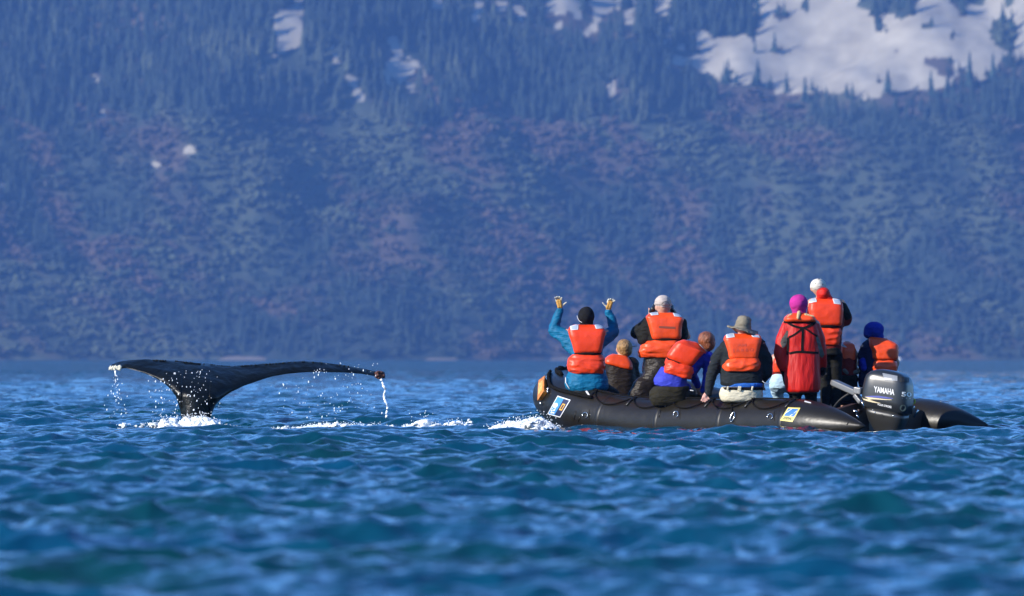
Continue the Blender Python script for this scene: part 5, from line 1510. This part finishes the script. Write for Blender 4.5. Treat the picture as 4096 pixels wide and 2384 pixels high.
pdec("harness_strap", strip([(3268, 1345), (3250, 1335), (3232, 1322), (3220, 1314)], 3.5), M_belt, .006)
pdec("harness_strap", strip([(3211, 1312), (3210, 1350), (3209, 1385), (3209, 1412)], 5), M_belt, .005)
pdec("harness_strap", strip([(3153, 1350), (3152, 1380), (3150, 1420)], 5), M_belt, .005)
pdec("harness_strap", strip([(3158, 1414), (3185, 1408), (3220, 1408), (3272, 1412)], 4.5), M_belt, .006)
p.part("cuff", M_black, caps=[((3134, 1470, .02), (3142, 1490, .04), 20, 18), ((3142, 1490, .04), (3150, 1530, .08), 18, 17), ((3290, 1470, .1), (3290, 1490, .14), 16, 14)], wrinkle=.004)
vv, tt = p.vest([(3200, 1288, 62, .15), (3200, 1279, 66, .17), (3199, 1268, 60, .16), (3197, 1258, 44, .12), (3196, 1252, 26, .07)], mat=M_vest2, n=4.5)
p.part("blond_ponytail", material("pale_blond_hair", (0.42, 0.30, 0.14), 0.5, bump=.8, bump_scale=80), caps=[((3196, 1250, -.10), (3192, 1272, -.17), 8, 6), ((3165, 1258, -.10), (3150, 1268, -.13), 6, 3), ((3222, 1258, -.12), (3255, 1266, -.13), 6, 4)], wrinkle=.003, voxel=.008, smooth=1)
p.part("pink_hat", M_pink, ells=[((3195, 1213), (38, .12, 36))], caps=[((3195, 1228), (3197, 1242), 33, 29)], wrinkle=.003, wfreq=26, voxel=.01)
p.part("trousers", M_black, rings=[(3209, 1520, 60, .15), (3209, 1575, 60, .15)], caps=[((3182, 1560), (3180, 1680), 26, 22), ((3243, 1560), (3246, 1680), 26, 22)])

# 8 --- standing, white cap, red hood
p = Person("tallest standing person, white cap over red hood, behind the pink hat", 69.95, (3320, 1690))
J = dict(head=(3274, 1150), neck=(3292, 1188), shl=(3250, 1215), shr=(3362, 1218), hip=(3318, 1395), ell=(3240, 1290, .15), wrl=(3262, 1230, .35), elr=(3392, 1282, .06), wrr=(3330, 1225, .36),
         hil=(3295, 1410), knl=(3300, 1530, .03), anl=(3300, 1660, 0), hir=(3345, 1410), knr=(3345, 1530, .04), anr=(3345, 1660, .0))
p.body(J, hr=(27, .088, 32))
p.part("jacket", M_dred, rings=[(3300, 1200, 44, .10), (3306, 1222, 72, .13), (3312, 1270, 66, .135), (3316, 1320, 54, .135), (3316, 1370, 50, .14), (3318, 1400, 46, .13)],
       caps=[((3362, 1226), (3384, 1272, .05), 27, 26), ((3378, 1280, .05), (3350, 1298, .02), 25, 20), ((3386, 1285, .06), (3335, 1230, .34), 20, 14), ((3252, 1226), (3244, 1285, .12), 22, 20), ((3244, 1285, .12), (3264, 1232, .32), 18, 14)])
p.part("sleeve", M_black, caps=[((3364, 1232, -.02), (3382, 1262, .02), 27, 25)], wrinkle=.006)
p.part("trousers", M_black, rings=[(3318, 1385, 44, .13), (3318, 1420, 46, .14)], caps=[((3300, 1420), (3300, 1530, .03), 27, 22), ((3300, 1530, .03), (3300, 1665), 21, 18), ((3342, 1420), (3345, 1530, .04), 27, 22), ((3345, 1530, .04), (3345, 1665), 21, 18)])
p.vest([(3308, 1303, 56, .150), (3307, 1296, 60, .165), (3304, 1268, 66, .170), (3303, 1240, 70, .170), (3302, 1215, 68, .160), (3300, 1198, 56, .12), (3298, 1190, 34, .08)],
       lower=[(3310, 1312, 50, .15), (3312, 1325, 52, .165), (3316, 1355, 44, .165), (3320, 1380, 38, .15)],
       belt=[(3308, 1300, 58, .158), (3309, 1310, 57, .160)],
       patches=[((3233, 1189), (3262, 1186), (3267, 1208), (3240, 1213)), ((3330, 1195), (3358, 1200), (3362, 1218), (3336, 1215))])
p.part("red_hood", cloth("bright_red_hood", (0.40, 0.012, 0.006), .5), ells=[((3293, 1174, -.06), (28, .09, 26))], caps=[((3300, 1178, -.07), (3322, 1200, -.08), 20, 14), ((3278, 1190, -.07), (3310, 1196, -.08), 12, 12)], wrinkle=.004, voxel=.01)
p.part("cap", M_capw, ells=[((3273, 1142), (32.5, .115, 28))], caps=[((3246, 1150, 0), (3300, 1146, 0), 7, 7)], wrinkle=.0015, voxel=.009,
       extra=lambda P: P.box(p.pt(3272, 1152, .14), (.07, .06, .008), (-.2, 0, 0)))
for (x, y) in ((3262, 1135), (3291, 1137), (3276, 1116)):
    P_ = Prims(); P_.ellipsoid(p.pt(x, y, -.085), (.007, .02, .007), seg=8, rings=5)
    adopt(mesh_obj("cap_eyelet", P_.V, P_.F, M_belt), p.root)

# 9 --- bent figure in the dark at the helm
p = Person("stooping hooded person in dark red jacket, left of the blue beanie", 70.25, (3390, 1640))
J = dict(head=(3388, 1388, .12), neck=(3385, 1402, .05), shl=(3358, 1415), shr=(3412, 1420), hip=(3385, 1530), ell=(3350, 1480, .1), wrl=(3370, 1520, .2), elr=(3418, 1490, .05), wrr=(3440, 1482, .0),
         hil=(3370, 1540), knl=(3370, 1590, .2), anl=(3370, 1670, .2), hir=(3400, 1540), knr=(3405, 1590, .2), anr=(3405, 1670, .2))
p.body(J, hr=(22, .08, 26))
p.part("jacket", M_dred, rings=[(3386, 1372, 22, .07, .02), (3388, 1388, 32, .10), (3390, 1415, 36, .13), (3389, 1470, 36, .14), (3385, 1520, 38, .14)],
       caps=[((3402, 1410), (3406, 1480, .04), 20, 18), ((3365, 1410), (3356, 1480, .05), 20, 18)], wrinkle=.01)
P_ = None
p.vest([(3394, 1440, 26, .135), (3393, 1400, 30, .14), (3391, 1378, 26, .12), (3388, 1368, 14, .06)], patches=[((3356, 1372), (3372, 1376), (3388, 1390), (3372, 1388))], mat=M_vest2)
p.part("trousers", M_black, rings=[(3385, 1500, 46, .15), (3385, 1560, 44, .15), (3385, 1620, 40, .14)], caps=[((3350, 1520, -.05), (3340, 1600, -.05), 30, 26)], wrinkle=.01)
p.part("grey_glove", M_pgrey, caps=[((3378, 1482, -.2), (3388, 1492, -.22), 8, 7), ((3412, 1490, -.1), (3450, 1482, -.05), 9, 7)], wrinkle=.004, voxel=.008)

# 10 --- royal blue beanie, seated on the far tube by the motor
p = Person("person in a royal blue beanie and navy jacket sitting right beside the outboard motor", 70.2, (3510, 1590))
J = dict(head=(3494, 1328), neck=(3506, 1360), shl=(3462, 1392), shr=(3560, 1385), hip=(3520, 1560), ell=(3442, 1455, .02), wrl=(3465, 1500, .15), elr=(3585, 1450, .1), wrr=(3570, 1510, .2),
         hil=(3490, 1575), knl=(3480, 1575, -.35), anl=(3480, 1660, -.35), hir=(3540, 1575), knr=(3540, 1580, -.35), anr=(3540, 1660, -.35))
p.body(J)
p.part("jacket", M_navyj, rings=[(3504, 1356, 34, .09), (3506, 1380, 56, .12), (3512, 1430, 62, .13), (3515, 1500, 62, .14), (3515, 1560, 66, .15)],
       caps=[((3466, 1392), (3454, 1430, 0), 26, 26), ((3456, 1430, 0), (3452, 1462, .02), 24, 20), ((3460, 1470), (3458, 1530), 24, 26)], wrinkle=.008)
p.part("blue_cuff", M_blue, caps=[((3455, 1448, -.05), (3458, 1470, -.06), 20, 17), ((3446, 1460, -.03), (3438, 1464, -.02), 10, 6)], wrinkle=.005)
p.vest([(3540, 1440, 46, .150), (3538, 1432, 54, .165), (3538, 1405, 56, .170), (3532, 1380, 60, .165), (3524, 1362, 52, .13, 0, 8), (3512, 1350, 36, .09, 0, 6)],
       lower=[(3538, 1442, 46, .15), (3536, 1452, 50, .165), (3534, 1470, 54, .17), (3534, 1486, 52, .16)],
       belt=[(3538, 1438, 49, .155), (3538, 1445, 48, .155)], mat=M_vest2, n=4.5)
p.part("beanie", M_royal, ells=[((3496, 1319), (41, .120, 33)), ((3478, 1334), (25, .09, 22))], caps=[((3500, 1330), (3508, 1346), 36, 28)], wrinkle=.003, wfreq=26, voxel=.01)

# small unidentified white speck on the far shore and the pale beach strip
P_ = Prims(); c = Vector(((3596 - 2048) / FPX * 3960, 3960, 0.2)); P_.ellipsoid(c, (1.3, 1.2, 1.2)); P_.ellipsoid(c + Vector((-.9, .3, -.2)), (.9, .9, .7))
o = fuse("shore_speck", P_, material("pale_speck", (0.75, 0.72, 0.65), 0.8), None, voxel=.2, smooth=2)
tag(o, "small pale speck on the far waterline right of the blue beanie", "boulder")
